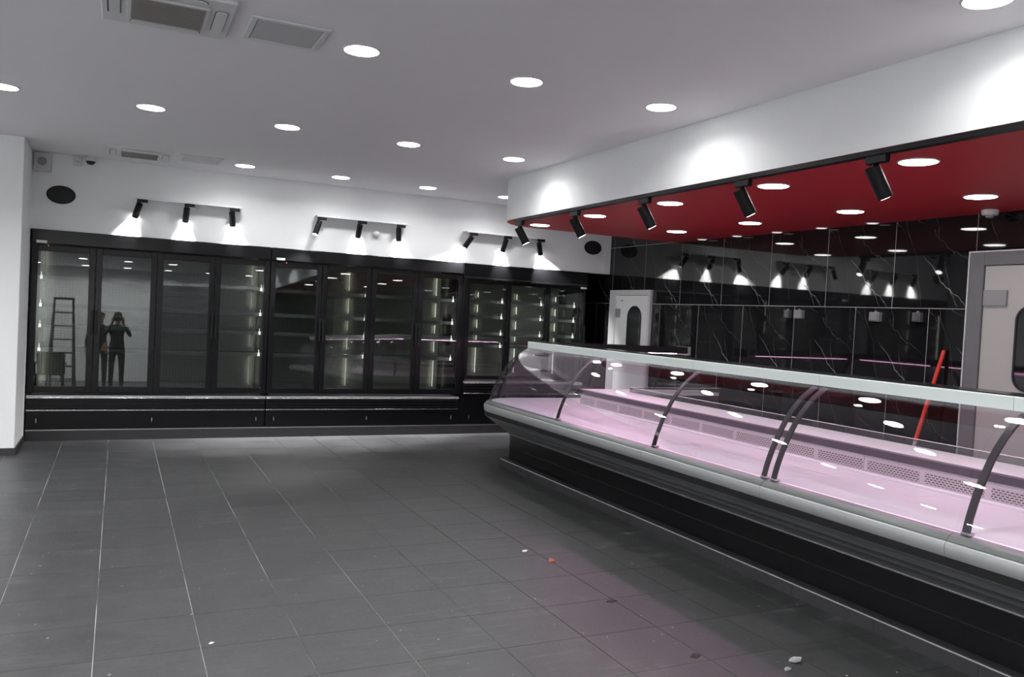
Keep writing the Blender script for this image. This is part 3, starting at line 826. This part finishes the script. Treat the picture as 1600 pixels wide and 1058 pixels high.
def case(label, y0, y1, seams, straps, ends=()):
    t = thing('serve_over_counter', ((RX + 0.2), (y0 + y1) / 2, 0.079), label, 'display counter', 'run of curved glass serve-over counters')
    for nm, (pr, mt) in PROF.items():
        if nm in ('bumper', 'gasket', 'top_rail'):
            for a, b_ in zip(seams[:-1], seams[1:]):
                clean(sweep(MB(), pr, a + 0.0015, b_ - 0.0015).build(nm, mt, t, smooth=True))
        else:
            clean(sweep(MB(), pr, y0 + 0.001, y1 - 0.001).build(nm, mt, t, smooth=nm in ('underside', 'edge_trim')))
    for a, b_ in zip(seams[:-1], seams[1:]):
        clean(sweep(MB(), glass_prof, a + 0.003, b_ - 0.003).build('curved_glass', 'glass', t, smooth=True))
        clean(sweep(MB(), TUBE, a + 0.06, b_ - 0.06).build('pink_tube', 'tube', t, smooth=True))
        n = 2
        for k in range(n):
            p_ = (b_ - a) / n
            clean(sweep(MB(), DECK, a + k * p_ + 0.001, a + (k + 1) * p_ - 0.001).build('deck_panel', 'deck', t))
        clean(sweep(MB(), GRIL, a + 0.002, b_ - 0.002).build('air_grille', 'slots_y', t))
        clean(sweep(MB(), [(-0.796, 0.8905), (-0.796, 0.936), (-0.804, 0.936), (-0.804, 0.8905)], a + 0.002, b_ - 0.002).build('service_glass', 'strip_glass', t))
        clean(sweep(MB(), [(-0.7955, 0.9362), (-0.7955, 0.9385), (-0.8045, 0.9385), (-0.8045, 0.9362)], a + 0.002, b_ - 0.002).build('glass_edge', 'plastic_white', t))
    for y in straps:
        strap_front(t, y)
    for ye in ends:
        pr = [(0.15, 0.08), (0.15, 0.35), (0.42, 0.55), (0.43, 0.66), (0.38, 0.695), (-0.80, 0.695), (-0.80, 0.08)]
        sgn = -0.02 if ye == y0 else 0.02
        clean(sweep(MB(), pr, min(ye, ye + sgn), max(ye, ye + sgn)).build('end_panel', 'plastic_grey', t))
        pg = [(d, z) for d, z in GLASS] + [(-0.20, 1.27), (-0.78, 0.70), (0.39, 0.70)]
        clean(sweep(MB(), pg, min(ye + sgn * 0.3, ye + sgn * 0.6), max(ye + sgn * 0.3, ye + sgn * 0.6)).build('end_glass', 'glass', t))
    return t

case('nearest length of curved glass counter cut by the right edge of the photo', 1.31, 3.81, (1.31, 2.567, 3.81), (1.36, 2.567 - 0.055, 3.81 - 0.042), ends=(1.31,))
case('middle length of curved glass counter with pink lit deck', 3.81, 6.55, (3.81, 5.062, 6.55), (3.81 + 0.042, 5.062 - 0.055, 6.55 - 0.055))

# corner unit with the leg that faces the coolers
XE = 5.95
t = thing('serve_over_counter', (4.4, 7.5, 0.079), 'rounded corner length of curved glass counter turning towards the marble wall', 'display counter', 'run of curved glass serve-over counters')
for nm, (pr, mt) in PROF.items():
    clean(sweep(MB(), pr, 6.551, None, True, XE).build(nm, mt, t, smooth=True))
clean(sweep(MB(), glass_prof, 6.553, None, True, 4.10, seg=28).build('curved_glass', 'glass_end', t, smooth=True))
mbg = MB(); n = len(glass_prof)
for xx in (4.106, 5.0):
    mbg.v += [(xx, RY + d, z) for d, z in glass_prof]
mbg.f += [(i, (i + 1) % n, n + (i + 1) % n, n + i) for i in range(n)]
mbg.f += [tuple(range(n)), tuple(range(2 * n - 1, n - 1, -1))]
clean(mbg.build('curved_glass', 'glass', t, smooth=True))
mbg2 = MB(); mbg2.v = [(x + 0.95 if x < 4.5 else XE - 0.004, y, z) for x, y, z in mbg.v]; mbg2.v = [((5.006 if abs(x - 5.056) < 1e-6 else x), y, z) for x, y, z in mbg2.v]; mbg2.f = list(mbg.f)
clean(mbg2.build('curved_glass', 'glass', t, smooth=True))
clean(sweep(MB(), TUBE, 6.61, None, False) if False else sweep(MB(), TUBE, 6.61, 7.62).build('pink_tube', 'tube', t, smooth=True))
tb = MB(); m_ = len(TUBE)
for xx in (4.30, 5.82):
    tb.v += [(xx, RY + d, z) for d, z in TUBE]
tb.f += [(i, (i + 1) % m_, m_ + (i + 1) % m_, m_ + i) for i in range(m_)] + [tuple(range(m_)), tuple(range(2 * m_ - 1, m_ - 1, -1))]
clean(tb.build('pink_tube', 'tube', t, smooth=True))
clean(sweep(MB(), DECK, 6.552, None, True, XE - 0.002).build('deck_panel', 'deck', t))
# grille pieces: along the front and along the leg
def segx(pr, xa, xb, nm, mt):
    mb = MB(); k = len(pr)
    for xx in (xa, xb): mb.v += [(xx, RY + d, z) for d, z in pr]
    mb.f += [(i, (i + 1) % k, k + (i + 1) % k, k + i) for i in range(k)] + [tuple(range(k)), tuple(range(2 * k - 1, k - 1, -1))]
    return clean(mb.build(nm, mt, t))
clean(sweep(MB(), GRIL, 6.552, RY - 0.43).build('air_grille', 'slots_y', t))
segx(GRIL, RX + 0.441, XE - 0.01, 'air_grille', 'slots_x')
SG = [(-0.796, 0.8905), (-0.796, 0.936), (-0.804, 0.936), (-0.804, 0.8905)]
SE = [(-0.7955, 0.9362), (-0.7955, 0.9385), (-0.8045, 0.9385), (-0.8045, 0.9362)]
clean(sweep(MB(), SG, 6.552, None, True, XE - 0.002).build('service_glass', 'strip_glass', t))
clean(sweep(MB(), SE, 6.552, None, True, XE - 0.002).build('glass_edge', 'plastic_white', t))
for ang in (68,):
    a = math.radians(ang)
    mb = MB(); k = len(strap_prof)
    for da in (-0.018, 0.018):
        ox, oy = math.sin(a) * da, math.cos(a) * da
        mb.v += [(RX - d * math.cos(a) + ox, RY + d * math.sin(a) + oy, z) for d, z in strap_prof]
    mb.f += [(i, (i + 1) % k, k + (i + 1) % k, k + i) for i in range(k)] + [tuple(range(k)), tuple(range(2 * k - 1, k - 1, -1))]
    clean(mb.build('glass_support', 'charcoal', t, smooth=True))
for xx in (5.0, 5.90):
    segx(strap_prof, xx - 0.018, xx + 0.018, 'glass_support', 'charcoal')
endp = [(0.15, 0.08), (0.15, 0.35), (0.42, 0.55), (0.43, 0.66), (0.38, 0.695), (-0.80, 0.695), (-0.80, 0.08)]
segx(endp, XE + 0.001, XE + 0.02, 'end_panel', 'plastic_grey')
segx([(d, z) for d, z in GLASS] + [(-0.20, 1.27), (-0.78, 0.70), (0.39, 0.70)], XE + 0.005, XE + 0.012, 'end_glass', 'glass')
segx([(0.02, 1.26), (0.02, 1.356), (-0.215, 1.356), (-0.215, 1.26)], XE + 0.0015, XE + 0.04, 'rail_end_cap', 'plastic_grey')

# kerb under the counter
kprof = [(0.238, 0), (0.238, 0.072), (0.13, 0.078), (0.13, 0)]
kc = clean(sweep(MB(), [(0.228, 0), (0.228, 0.070), (-0.82, 0.070), (-0.82, 0)], 1.30, None, True, XE + 0.02).build('trim_2', 'black_matt'))
struct(kc, 'low grey tile kerb with white sealant line under the counter')
y = 1.30
while y < RY - 0.01:
    y2 = min(y + 0.6, RY)
    clean(sweep(MB(), [(0.240, 0), (0.240, 0.073), (0.229, 0.073), (0.229, 0)], y + 0.001, y2 - 0.001).build('kerb_tile', 'kerb', kc))
    y = y2
clean(sweep(MB(), [(0.240, 0), (0.240, 0.073), (0.229, 0.073), (0.229, 0)], None, None, True, XE).build('kerb_tile', 'kerb', kc))
clean(sweep(MB(), [(0.241, 0.0735), (0.239, 0.078), (0.151, 0.0785), (0.151, 0.0735)], 1.30, None, True, XE).build('kerb_top', 'kerb', kc))
clean(sweep(MB(), [(0.2425, 0.0735), (0.2425, 0.0785), (0.236, 0.0795), (0.236, 0.0785)], 1.30, None, True, XE).build('sealant_line', 'sealant', kc))

# ------------------------------------------------------------------ doors in the marble wall
def rr2(y0, y1, z0, z1, r, top_only=False, n=10):
    pts = []
    rb = r if not top_only else 0.02
    for cy, cz, a, q in ((y1 - r, z1 - r, 0, r), (y0 + r, z1 - r, 90, r), (y0 + rb, z0 + rb, 180, rb), (y1 - rb, z0 + rb, 270, rb)):
        for i in range(n + 1):
            t_ = math.radians(a + 90 * i / n); pts.append((cy + q * math.cos(t_), cz + q * math.sin(t_)))
    return pts

def xprism(pts, xa, xb):
    return MB().prism(pts, lambda u, v, k: (xa + (xb - xa) * k, u, v))

def ring(pts_o, pts_i, xa, xb):
    mb = MB(); n = len(pts_o)
    for x_ in (xa, xb):
        for P in (pts_o, pts_i): mb.v += [(x_, u, v) for u, v in P]
    for i in range(n):
        j = (i + 1) % n
        mb.f += [(i, j, n + j, n + i), (2 * n + i, 2 * n + j, 3 * n + j, 3 * n + i), (i, j, 2 * n + j, 2 * n + i), (n + i, n + j, 3 * n + j, 3 * n + i)]
    return mb

# white door with a tall arched window, beside the coolers
d1 = bpy.data.objects.new('door_1', None); C.objects.link(d1); d1.location = (XM, 9.55, 0)
struct(d1, 'white swing door with tall rounded window beside the coolers')
f = MB()
YA0, YA1, ZT = 9.085, 10.08, 2.052
f.box(XM - 0.05, XM - 0.0005, YA0, YA0 + 0.052, 0, ZT).box(XM - 0.05, XM - 0.0005, YA1 - 0.16, YA1, 0, ZT).box(XM - 0.05, XM - 0.0005, YA0 + 0.052, YA1 - 0.16, ZT - 0.072, ZT)
f.build('frame', 'frame_pale', d1, bevel=0.006)
win_o = rr2(9.275, 9.615, 1.14, 1.835, 0.165, True)
lf = xprism([(YA0 + 0.056, 0.01), (YA1 - 0.164, 0.01), (YA1 - 0.164, ZT - 0.076), (YA0 + 0.056, ZT - 0.076)], XM - 0.036, XM - 0.004).build('leaf', 'door_white', d1, bevel=0.003)
ring(win_o, rr2(9.290, 9.600, 1.155, 1.820, 0.15, True), XM - 0.043, XM - 0.0362).build('window_seal', 'charcoal', lf)
xprism(rr2(9.291, 9.599, 1.156, 1.819, 0.149, True), XM - 0.040, XM - 0.0362).build('window_pane', 'dark_glass', lf)
for zz in (1.73, 0.35):
    MB().box(XM - 0.058, XM - 0.0365, 9.80, 9.905, zz - 0.06, zz + 0.06).build('hinge', 'plastic_grey', lf, bevel=0.004)
MB().box(XM - 0.0375, XM - 0.0362, 9.74, 9.80, 1.895, 1.912).build('label_plate', 'plastic_grey', lf)

# cream cold room door with grey frame at the right edge
d2 = bpy.data.objects.new('door_2', None); C.objects.link(d2); d2.location = (XM, 3.95, 0)
struct(d2, 'cream cold room door with wide grey frame at the right edge')
YB0, YB1, ZT = 3.27, 4.538, 2.33
f = MB()
f.box(XM - 0.06, XM - 0.0005, YB0, YB0 + 0.125, 0, ZT).box(XM - 0.06, XM - 0.0005, YB1 - 0.125, YB1, 0, ZT).box(XM - 0.06, XM - 0.0005, YB0 + 0.125, YB1 - 0.125, ZT - 0.108, ZT)
f.build('frame', 'frame_grey', d2, bevel=0.004)
MB().box(XM - 0.064, XM - 0.0005, YB1 + 0.0005, YB1 + 0.012, 0, ZT + 0.01).box(XM - 0.064, XM - 0.0005, YB0, YB1, ZT + 0.0005, ZT + 0.011).build('edge_trim', 'frame_pale', d2)
lf = MB().box(XM - 0.045, XM - 0.002, YB0 + 0.129, YB1 - 0.129, 0.01, ZT - 0.112).build('leaf', 'door_cream', d2, bevel=0.003)
ring(rr2(3.64, 4.128, 1.225, 1.90, 0.12), rr2(3.655, 4.113, 1.24, 1.885, 0.105), XM - 0.056, XM - 0.0452).build('window_seal', 'charcoal', lf)
xprism(rr2(3.656, 4.112, 1.241, 1.884, 0.104), XM - 0.050, XM - 0.0452).build('window_pane', 'dark_glass', lf)
for zz in (1.957, 0.40):
    hg = MB().box(XM - 0.068, XM - 0.0605 + 0.015, 4.205, 4.40, zz - 0.063, zz + 0.063).build('hinge', 'plastic_grey', lf, bevel=0.003)
    for k in (-1, 0, 1):
        MB().cyl((XM - 0.068, 4.385, zz + k * 0.03), (XM - 0.073, 4.385, zz + k * 0.03), 0.008, seg=10).build('screw', 'charcoal', hg) if False else None
MB().box(XM - 0.058, XM - 0.0455, 3.42, 4.15, 1.10, 1.13).build('push_bar', 'plastic_grey', lf, bevel=0.003)

# ------------------------------------------------------------------ surface sockets on the marble
def socket(y, z, w, h, mat, label):
    t = thing('surface_socket', (XM, y, z), label, 'socket', 'grey sockets on the marble wall')
    MB().box(XM - 0.045, XM - 0.0005, y - w / 2, y + w / 2, z - h / 2, z + h / 2).build('housing', mat, t, bevel=0.005)
    MB().box(XM - 0.052, XM - 0.0455, y - w / 2 + 0.010, y + w / 2 - 0.010, z - h / 2 + 0.01, z + h / 2 - 0.016).build('lid', mat, t, bevel=0.003)
    MB().cyl((XM - 0.022, y, z + h / 2), (XM - 0.022, y, z + h / 2 + 0.012), 0.011, seg=12).build('cable_gland', 'plastic_grey', t)
socket(6.60, 1.782, 0.075, 0.085, 'socket_dark', 'dark grey socket left in the first pair on the marble')
socket(6.44, 1.782, 0.115, 0.088, 'socket_pale', 'pale grey socket right in the first pair on the marble')
socket(5.48, 1.779, 0.115, 0.088, 'socket_pale', 'pale grey socket alone in the middle of the marble wall')
socket(5.03, 1.786, 0.085, 0.082, 'socket_dark', 'small dark grey socket on the marble nearest the cream door')

# ------------------------------------------------------------------ broom leaning behind the counter
t = thing('broom', (6.2, 4.99, 0), 'broom with bright red handle leaning against the marble wall', 'broom')
A_, B_ = Vector((6.12, 4.965, 0.0)), Vector((6.385, 4.75, 1.50))
dd = (B_ - A_).normalized()
MB().cyl(A_ + dd * 0.73, B_, 0.017, 0.016, 16).build('handle', 'red_plastic', t, smooth=True)['label'] = 'bright red handle'
MB().lathe([(0.016, 0), (0.012, 0.008), (0.004, 0.012)], tuple(B_), seg=14).build('handle_cap', 'red_plastic', t, smooth=True)
MB().cyl(A_ + dd * 0.08, A_ + dd * 0.73, 0.013, 0.014, 16).build('shaft', 'plastic_white', t, smooth=True)['label'] = 'white lower shaft'
MB().box(A_.x - 0.03, A_.x + 0.03, A_.y - 0.16, A_.y + 0.16, 0.06, 0.10).build('brush_block', 'red_plastic', t, bevel=0.01)
MB().prism([(-0.03, 0.06), (0.03, 0.06), (0.045, 0.0), (-0.045, 0.0)], lambda u, v, k: (A_.x + u, A_.y - 0.155 + 0.31 * k, v)).build('bristles', 'black_matt', t)

# ------------------------------------------------------------------ litter on the floor
def scrap(name, pts, mat, label, cat, thick=0.003):
    mb = MB(); n = len(pts)
    mb.v = [(x, y, z) for x, y, z in pts] + [(x, y, z + thick) for x, y, z in pts]
    for i in range(1, n - 1):
        mb.f += [(0, i + 1, i), (n, n + i, n + i + 1)]
    for i in range(n):
        j = (i + 1) % n; mb.f.append((i, j, n + j, n + i))
    return tag(mb.build(name, mat), label, cat)
x, y = 2.647, 4.733
scrap('wood_chip', [(x - 0.028, y - 0.005, 0), (x - 0.005, y - 0.016, 0.001), (x + 0.03, y, 0), (x + 0.012, y + 0.018, 0.012), (x - 0.01, y + 0.02, 0.016)], 'wood_chip', 'small orange brown wood chip lying on the pink lit tiles', 'debris', 0.006)
x, y = 2.577, 4.994
scrap('paper_scrap', [(x - 0.02, y, 0), (x, y - 0.016, 0.002), (x + 0.022, y - 0.004, 0.008), (x + 0.012, y + 0.014, 0.006), (x - 0.012, y + 0.014, 0.003)], 'paper', 'small white paper scrap near the orange wood chip', 'debris')
x, y = 3.04, 2.945
scrap('plastic_wrapper', [(x - 0.036, y + 0.012, 0.001), (x - 0.028, y - 0.016, 0.006), (x + 0.004, y - 0.024, 0.012), (x + 0.036, y + 0.0, 0.018), (x + 0.010, y + 0.028, 0.014), (x - 0.018, y + 0.028, 0.008)], 'film', 'crumpled clear plastic wrapper on the floor by the counter', 'debris', 0.002)
x, y = 2.93, 2.888
scrap('plastic_scrap', [(x - 0.022, y - 0.006, 0), (x + 0.004, y - 0.014, 0.005), (x + 0.026, y + 0.004, 0.004), (x + 0.006, y + 0.014, 0.009), (x - 0.012, y + 0.012, 0.003)], 'film', 'small glossy plastic scrap beside the crumpled wrapper', 'debris', 0.002)
x, y = 0.448, 4.04
scrap('paper_scrap', [(x - 0.012, y, 0), (x, y - 0.008, 0.001), (x + 0.014, y, 0.004), (x, y + 0.01, 0.003)], 'paper', 'tiny white crumb alone on the tiles at lower left', 'debris')
x, y = 2.62, 3.957
scrap('dirt_crumb', [(x - 0.035, y, 0), (x - 0.005, y - 0.016, 0.001), (x + 0.036, y - 0.004, 0.001), (x + 0.02, y + 0.014, 0.004), (x - 0.015, y + 0.012, 0.003)], 'dark_bit', 'dark dirt crumb on a joint of the pink lit tiles', 'debris')
x, y = 2.60, 3.165
scrap('dirt_crumb', [(x - 0.03, y, 0), (x - 0.005, y - 0.02, 0.001), (x + 0.03, y - 0.004, 0.001), (x + 0.01, y + 0.02, 0.006), (x - 0.015, y + 0.012, 0.003)], 'dark_bit', 'black dirt crumb at the tile corner nearest the bottom edge', 'debris')

# ------------------------------------------------------------------ what the cooler doors mirror: people, ladder and chair behind the camera
def skin_mesh(name, pts, edges, root, sub=1):
    me = bpy.data.meshes.new(name)
    me.from_pydata([p[0] for p in pts], edges, [])
    o = bpy.data.objects.new(name, me); C.objects.link(o)
    md = o.modifiers.new('skin', 'SKIN'); md.use_smooth_shade = True
    sv = me.skin_vertices[0].data
    for i, p in enumerate(pts):
        sv[i].radius = p[1] if isinstance(p[1], tuple) else (p[1], p[1])
    sv[root].use_root = True
    if sub:
        ss = o.modifiers.new('sub', 'SUBSURF'); ss.levels = sub; ss.render_levels = sub
    dg = bpy.context.evaluated_depsgraph_get()
    me2 = bpy.data.meshes.new_from_object(o.evaluated_get(dg))
    o.modifiers.clear(); o.data = me2
    return o

def person(loc, arms, label, top, head_turn=0.0):
    t = thing('person', loc, label, 'person')
    P, E = [], []
    def add(p, r, par=None):
        P.append((p, r)); i = len(P) - 1
        if par is not None: E.append((par, i))
        return i
    pel = add((0, 0, 0.96), (0.15, 0.11))
    sp = add((0, -0.005, 1.14), (0.135, 0.10), pel)
    ch = add((0, 0, 1.33), (0.16, 0.11), sp)
    nb = add((0, -0.005, 1.47), (0.075, 0.065), ch)
    nk = add((0, 0.005, 1.535), 0.052, nb)
    jaw = add((0, 0.025, 1.585), (0.060, 0.068), nk)
    hd = add((0, 0.018, 1.66), (0.074, 0.090), jaw)
    cr = add((0, 0.008, 1.735), (0.060, 0.072), hd)
    for s_ in (-1, 1):
        hip = add((s_ * 0.095, 0, 0.88), (0.088, 0.09), pel)
        kn = add((s_ * 0.105, 0.02, 0.50), (0.060, 0.062), hip)
        cf = add((s_ * 0.108, 0.0, 0.33), (0.054, 0.058), kn)
        an = add((s_ * 0.11, -0.01, 0.10), (0.040, 0.044), cf)
        ft = add((s_ * 0.118, 0.06, 0.045), (0.045, 0.04), an)
        add((s_ * 0.13, 0.17, 0.034), (0.042, 0.030), ft)
        el_p, wr_p, pa_p, fdir, thumb = arms[s_]
        sh = add((s_ * 0.185, 0, 1.415), 0.062, ch)
        el = add(el_p, 0.044, sh)
        wr = add(wr_p, 0.030, el)
        pa = add(pa_p, (0.036, 0.022), wr)
        f_ = Vector(fdir).normalized(); side = Vector(thumb).normalized()
        for k, ln in enumerate((0.072, 0.08, 0.075, 0.06)):
            b0 = Vector(pa_p) + side * (0.027 - 0.018 * k) + f_ * 0.03
            i0 = add(tuple(b0), 0.0095, pa)
            b1 = b0 + f_ * ln * 0.5
            i1 = add(tuple(b1), 0.0085, i0)
            add(tuple(b1 + (f_ + Vector((0, 0.25, -0.35))).normalized() * ln * 0.5), 0.0075, i1)
        t0 = Vector(pa_p) + side * 0.035 - f_ * 0.02
        j0 = add(tuple(t0), 0.011, pa)
        add(tuple(t0 + (side + f_ * 0.8).normalized() * 0.05), 0.009, j0)
    b = skin_mesh('body', P, E, pel)
    b.data.materials.clear()
    for m in ('skin', top, 'cloth_blue', 'black_matt'): b.data.materials.append(M_[m])
    hands = [Vector(arms[s_][2]) for s_ in (-1, 1)]
    for q in b.data.polygons:
        c = q.center
        if min((c - h).length for h in hands) < 0.13 and c.z > 0.6: q.material_index = 0
        elif c.z > 1.50: q.material_index = 0 if abs(c.x) < 0.12 else 1
        elif c.z > 0.93: q.material_index = 1
        elif c.z > 0.09: q.material_index = 2
        else: q.material_index = 3
        q.use_smooth = True
    b.parent = t
    def local(mb, nm, mt):
        o = bpy.data.objects.new(nm, mb.mesh(nm, mt, True)); C.objects.link(o); o.parent = b; return o
    hp = [(0.092 * math.cos(a), 0.085 * math.sin(a)) for a in [PI / 2 * i / 7 - 0.25 for i in range(8)]]
    hp = [(max(r, 0.004), h) for r, h in hp]
    local(MB().lathe(hp, (0, -0.004, 1.695), seg=24, sx=0.93, sy=1.12), 'hair', 'hair')
    local(MB().lathe([(0.006, -0.002), (0.016, 0.01), (0.010, 0.032), (0.005, 0.05)], (0, 0.108, 1.625), seg=12, sy=1.3), 'nose', 'skin')
    for s_ in (-1, 1):
        local(MB().lathe([(0.003, -0.011), (0.011, -0.006), (0.013, 0), (0.011, 0.006), (0.003, 0.011)], (s_ * 0.031, 0.099, 1.668), seg=12), 'eye', 'plastic_white')
        local(MB().lathe([(0.004, -0.032), (0.014, -0.015), (0.017, 0.01), (0.012, 0.026), (0.004, 0.032)], (s_ * 0.082, 0.012, 1.652), seg=12, sx=0.5), 'ear', 'skin')
    local(MB().lathe([(0.003, -0.005), (0.022, -0.003), (0.024, 0.001), (0.004, 0.005)], (0, 0.099, 1.592), seg=14, sy=0.35), 'mouth', 'red')
    return t

person((0.0, -0.34, 0), {-1: ((-0.27, 0.11, 1.22), (-0.115, 0.24, 1.50), (-0.105, 0.262, 1.565), (0.25, 0.25, 1), (1, 0.1, 0)),
                         1: ((0.27, 0.11, 1.22), (0.115, 0.24, 1.50), (0.105, 0.262, 1.565), (-0.25, 0.25, 1), (-1, 0.1, 0))},
       'person in dark clothes taking the photo, mirrored in the left cooler doors', 'cloth_grey')
t = thing('phone', (0.0, -0.016, 1.60), 'dark phone held up in both hands by the mirrored person', 'phone')
MB().prism(rrect(-0.078, 0.078, 1.57, 1.645, 0.01), lambda u, v, k: (u, -0.016 + 0.008 * k, v)).build('body', 'black_gloss', t)
MB().lathe([(0.007, 0), (0.007, 0.0015), (0.004, 0.002)], (-0.055, -0.008, 1.618), 'y', 14).build('lens', 'dark_glass', t)
person((-0.36, -0.98, 0), {-1: ((-0.27, -0.03, 1.14), (-0.285, 0.06, 0.90), (-0.28, 0.09, 0.82), (0, 0.15, -1), (0.3, 1, 0)),
                            1: ((0.28, -0.06, 1.15), (0.20, 0.08, 0.98), (0.165, 0.11, 0.93), (-0.6, 0.3, -0.6), (0, 0.4, 0.9))},
       'person in a dark jacket standing beside the one taking the photo, mirrored', 'cloth_dark')

# step ladder
t = thing('step_ladder', (-1.02, 1.0, 0), 'aluminium step ladder mirrored in the leftmost cooler door', 'ladder')
H = 1.95
def lad(x_, z_, back): return Vector((x_, 1.0 + (0.52 if back else -0.05) * (1 - z_ / H) * (1 if back else 1) - (0 if back else 0.42 * (1 - z_ / H)), z_))
for back in (False, True):
    for s_ in (-1, 1):
        MB().cyl(lad(-1.02 + s_ * 0.24, 0, back), lad(-1.02 + s_ * 0.17, H, back), 0.020, seg=10).build('rail', 'plastic_dark', t, smooth=True)
for k in range(1, 7):
    z_ = k * H / 7; w_ = 0.24 - 0.07 * z_ / H
    c_ = lad(-1.02, z_, False)
    MB().box(-1.02 - w_, -1.02 + w_, c_.y - 0.04, c_.y + 0.04, z_ - 0.012, z_ + 0.012).build('step', 'plastic_dark', t)
    if k < 6:
        c_ = lad(-1.02, z_, True)
        MB().cyl((-1.02 - w_, c_.y, z_), (-1.02 + w_, c_.y, z_), 0.010, seg=8).build('brace', 'plastic_dark', t)
MB().box(-1.21, -0.83, 0.93, 1.06, H - 0.01, H + 0.03).build('top_platform', 'black_matt', t, bevel=0.006)

# dark plastic chair
cx, cy = -1.15, 2.3
t = thing('chair', (cx, cy, 0), 'low dark chair mirrored at the bottom of the leftmost cooler door', 'chair')
MB().box(cx - 0.24, cx + 0.24, cy - 0.22, cy + 0.24, 0.42, 0.45).build('seat', 'black_matt', t, bevel=0.012)
MB().prism([(-0.22, 0.45), (-0.25, 0.80), (-0.21, 0.86), (0.21, 0.86), (0.25, 0.80), (0.22, 0.45)], lambda u, v, k: (cx + u, cy - 0.20 - 0.12 * (v - 0.45) - 0.025 * k, v)).build('backrest', 'black_matt', t, bevel=0.008)
for sx_ in (-1, 1):
    for sy_ in (-1, 1):
        MB().cyl((cx + sx_ * 0.25, cy + sy_ * 0.23, 0), (cx + sx_ * 0.21, cy + sy_ * 0.19, 0.425), 0.018, 0.022, 10).build('leg', 'black_matt', t, smooth=True)
    a_ = MB().box(cx + sx_ * 0.25 - 0.025, cx + sx_ * 0.25 + 0.025, cy - 0.24, cy + 0.20, 0.64, 0.665).box(cx + sx_ * 0.25 - 0.02, cx + sx_ * 0.25 + 0.02, cy + 0.15, cy + 0.19, 0.44, 0.641)
    a_.build('armrest', 'black_matt', t, bevel=0.008)
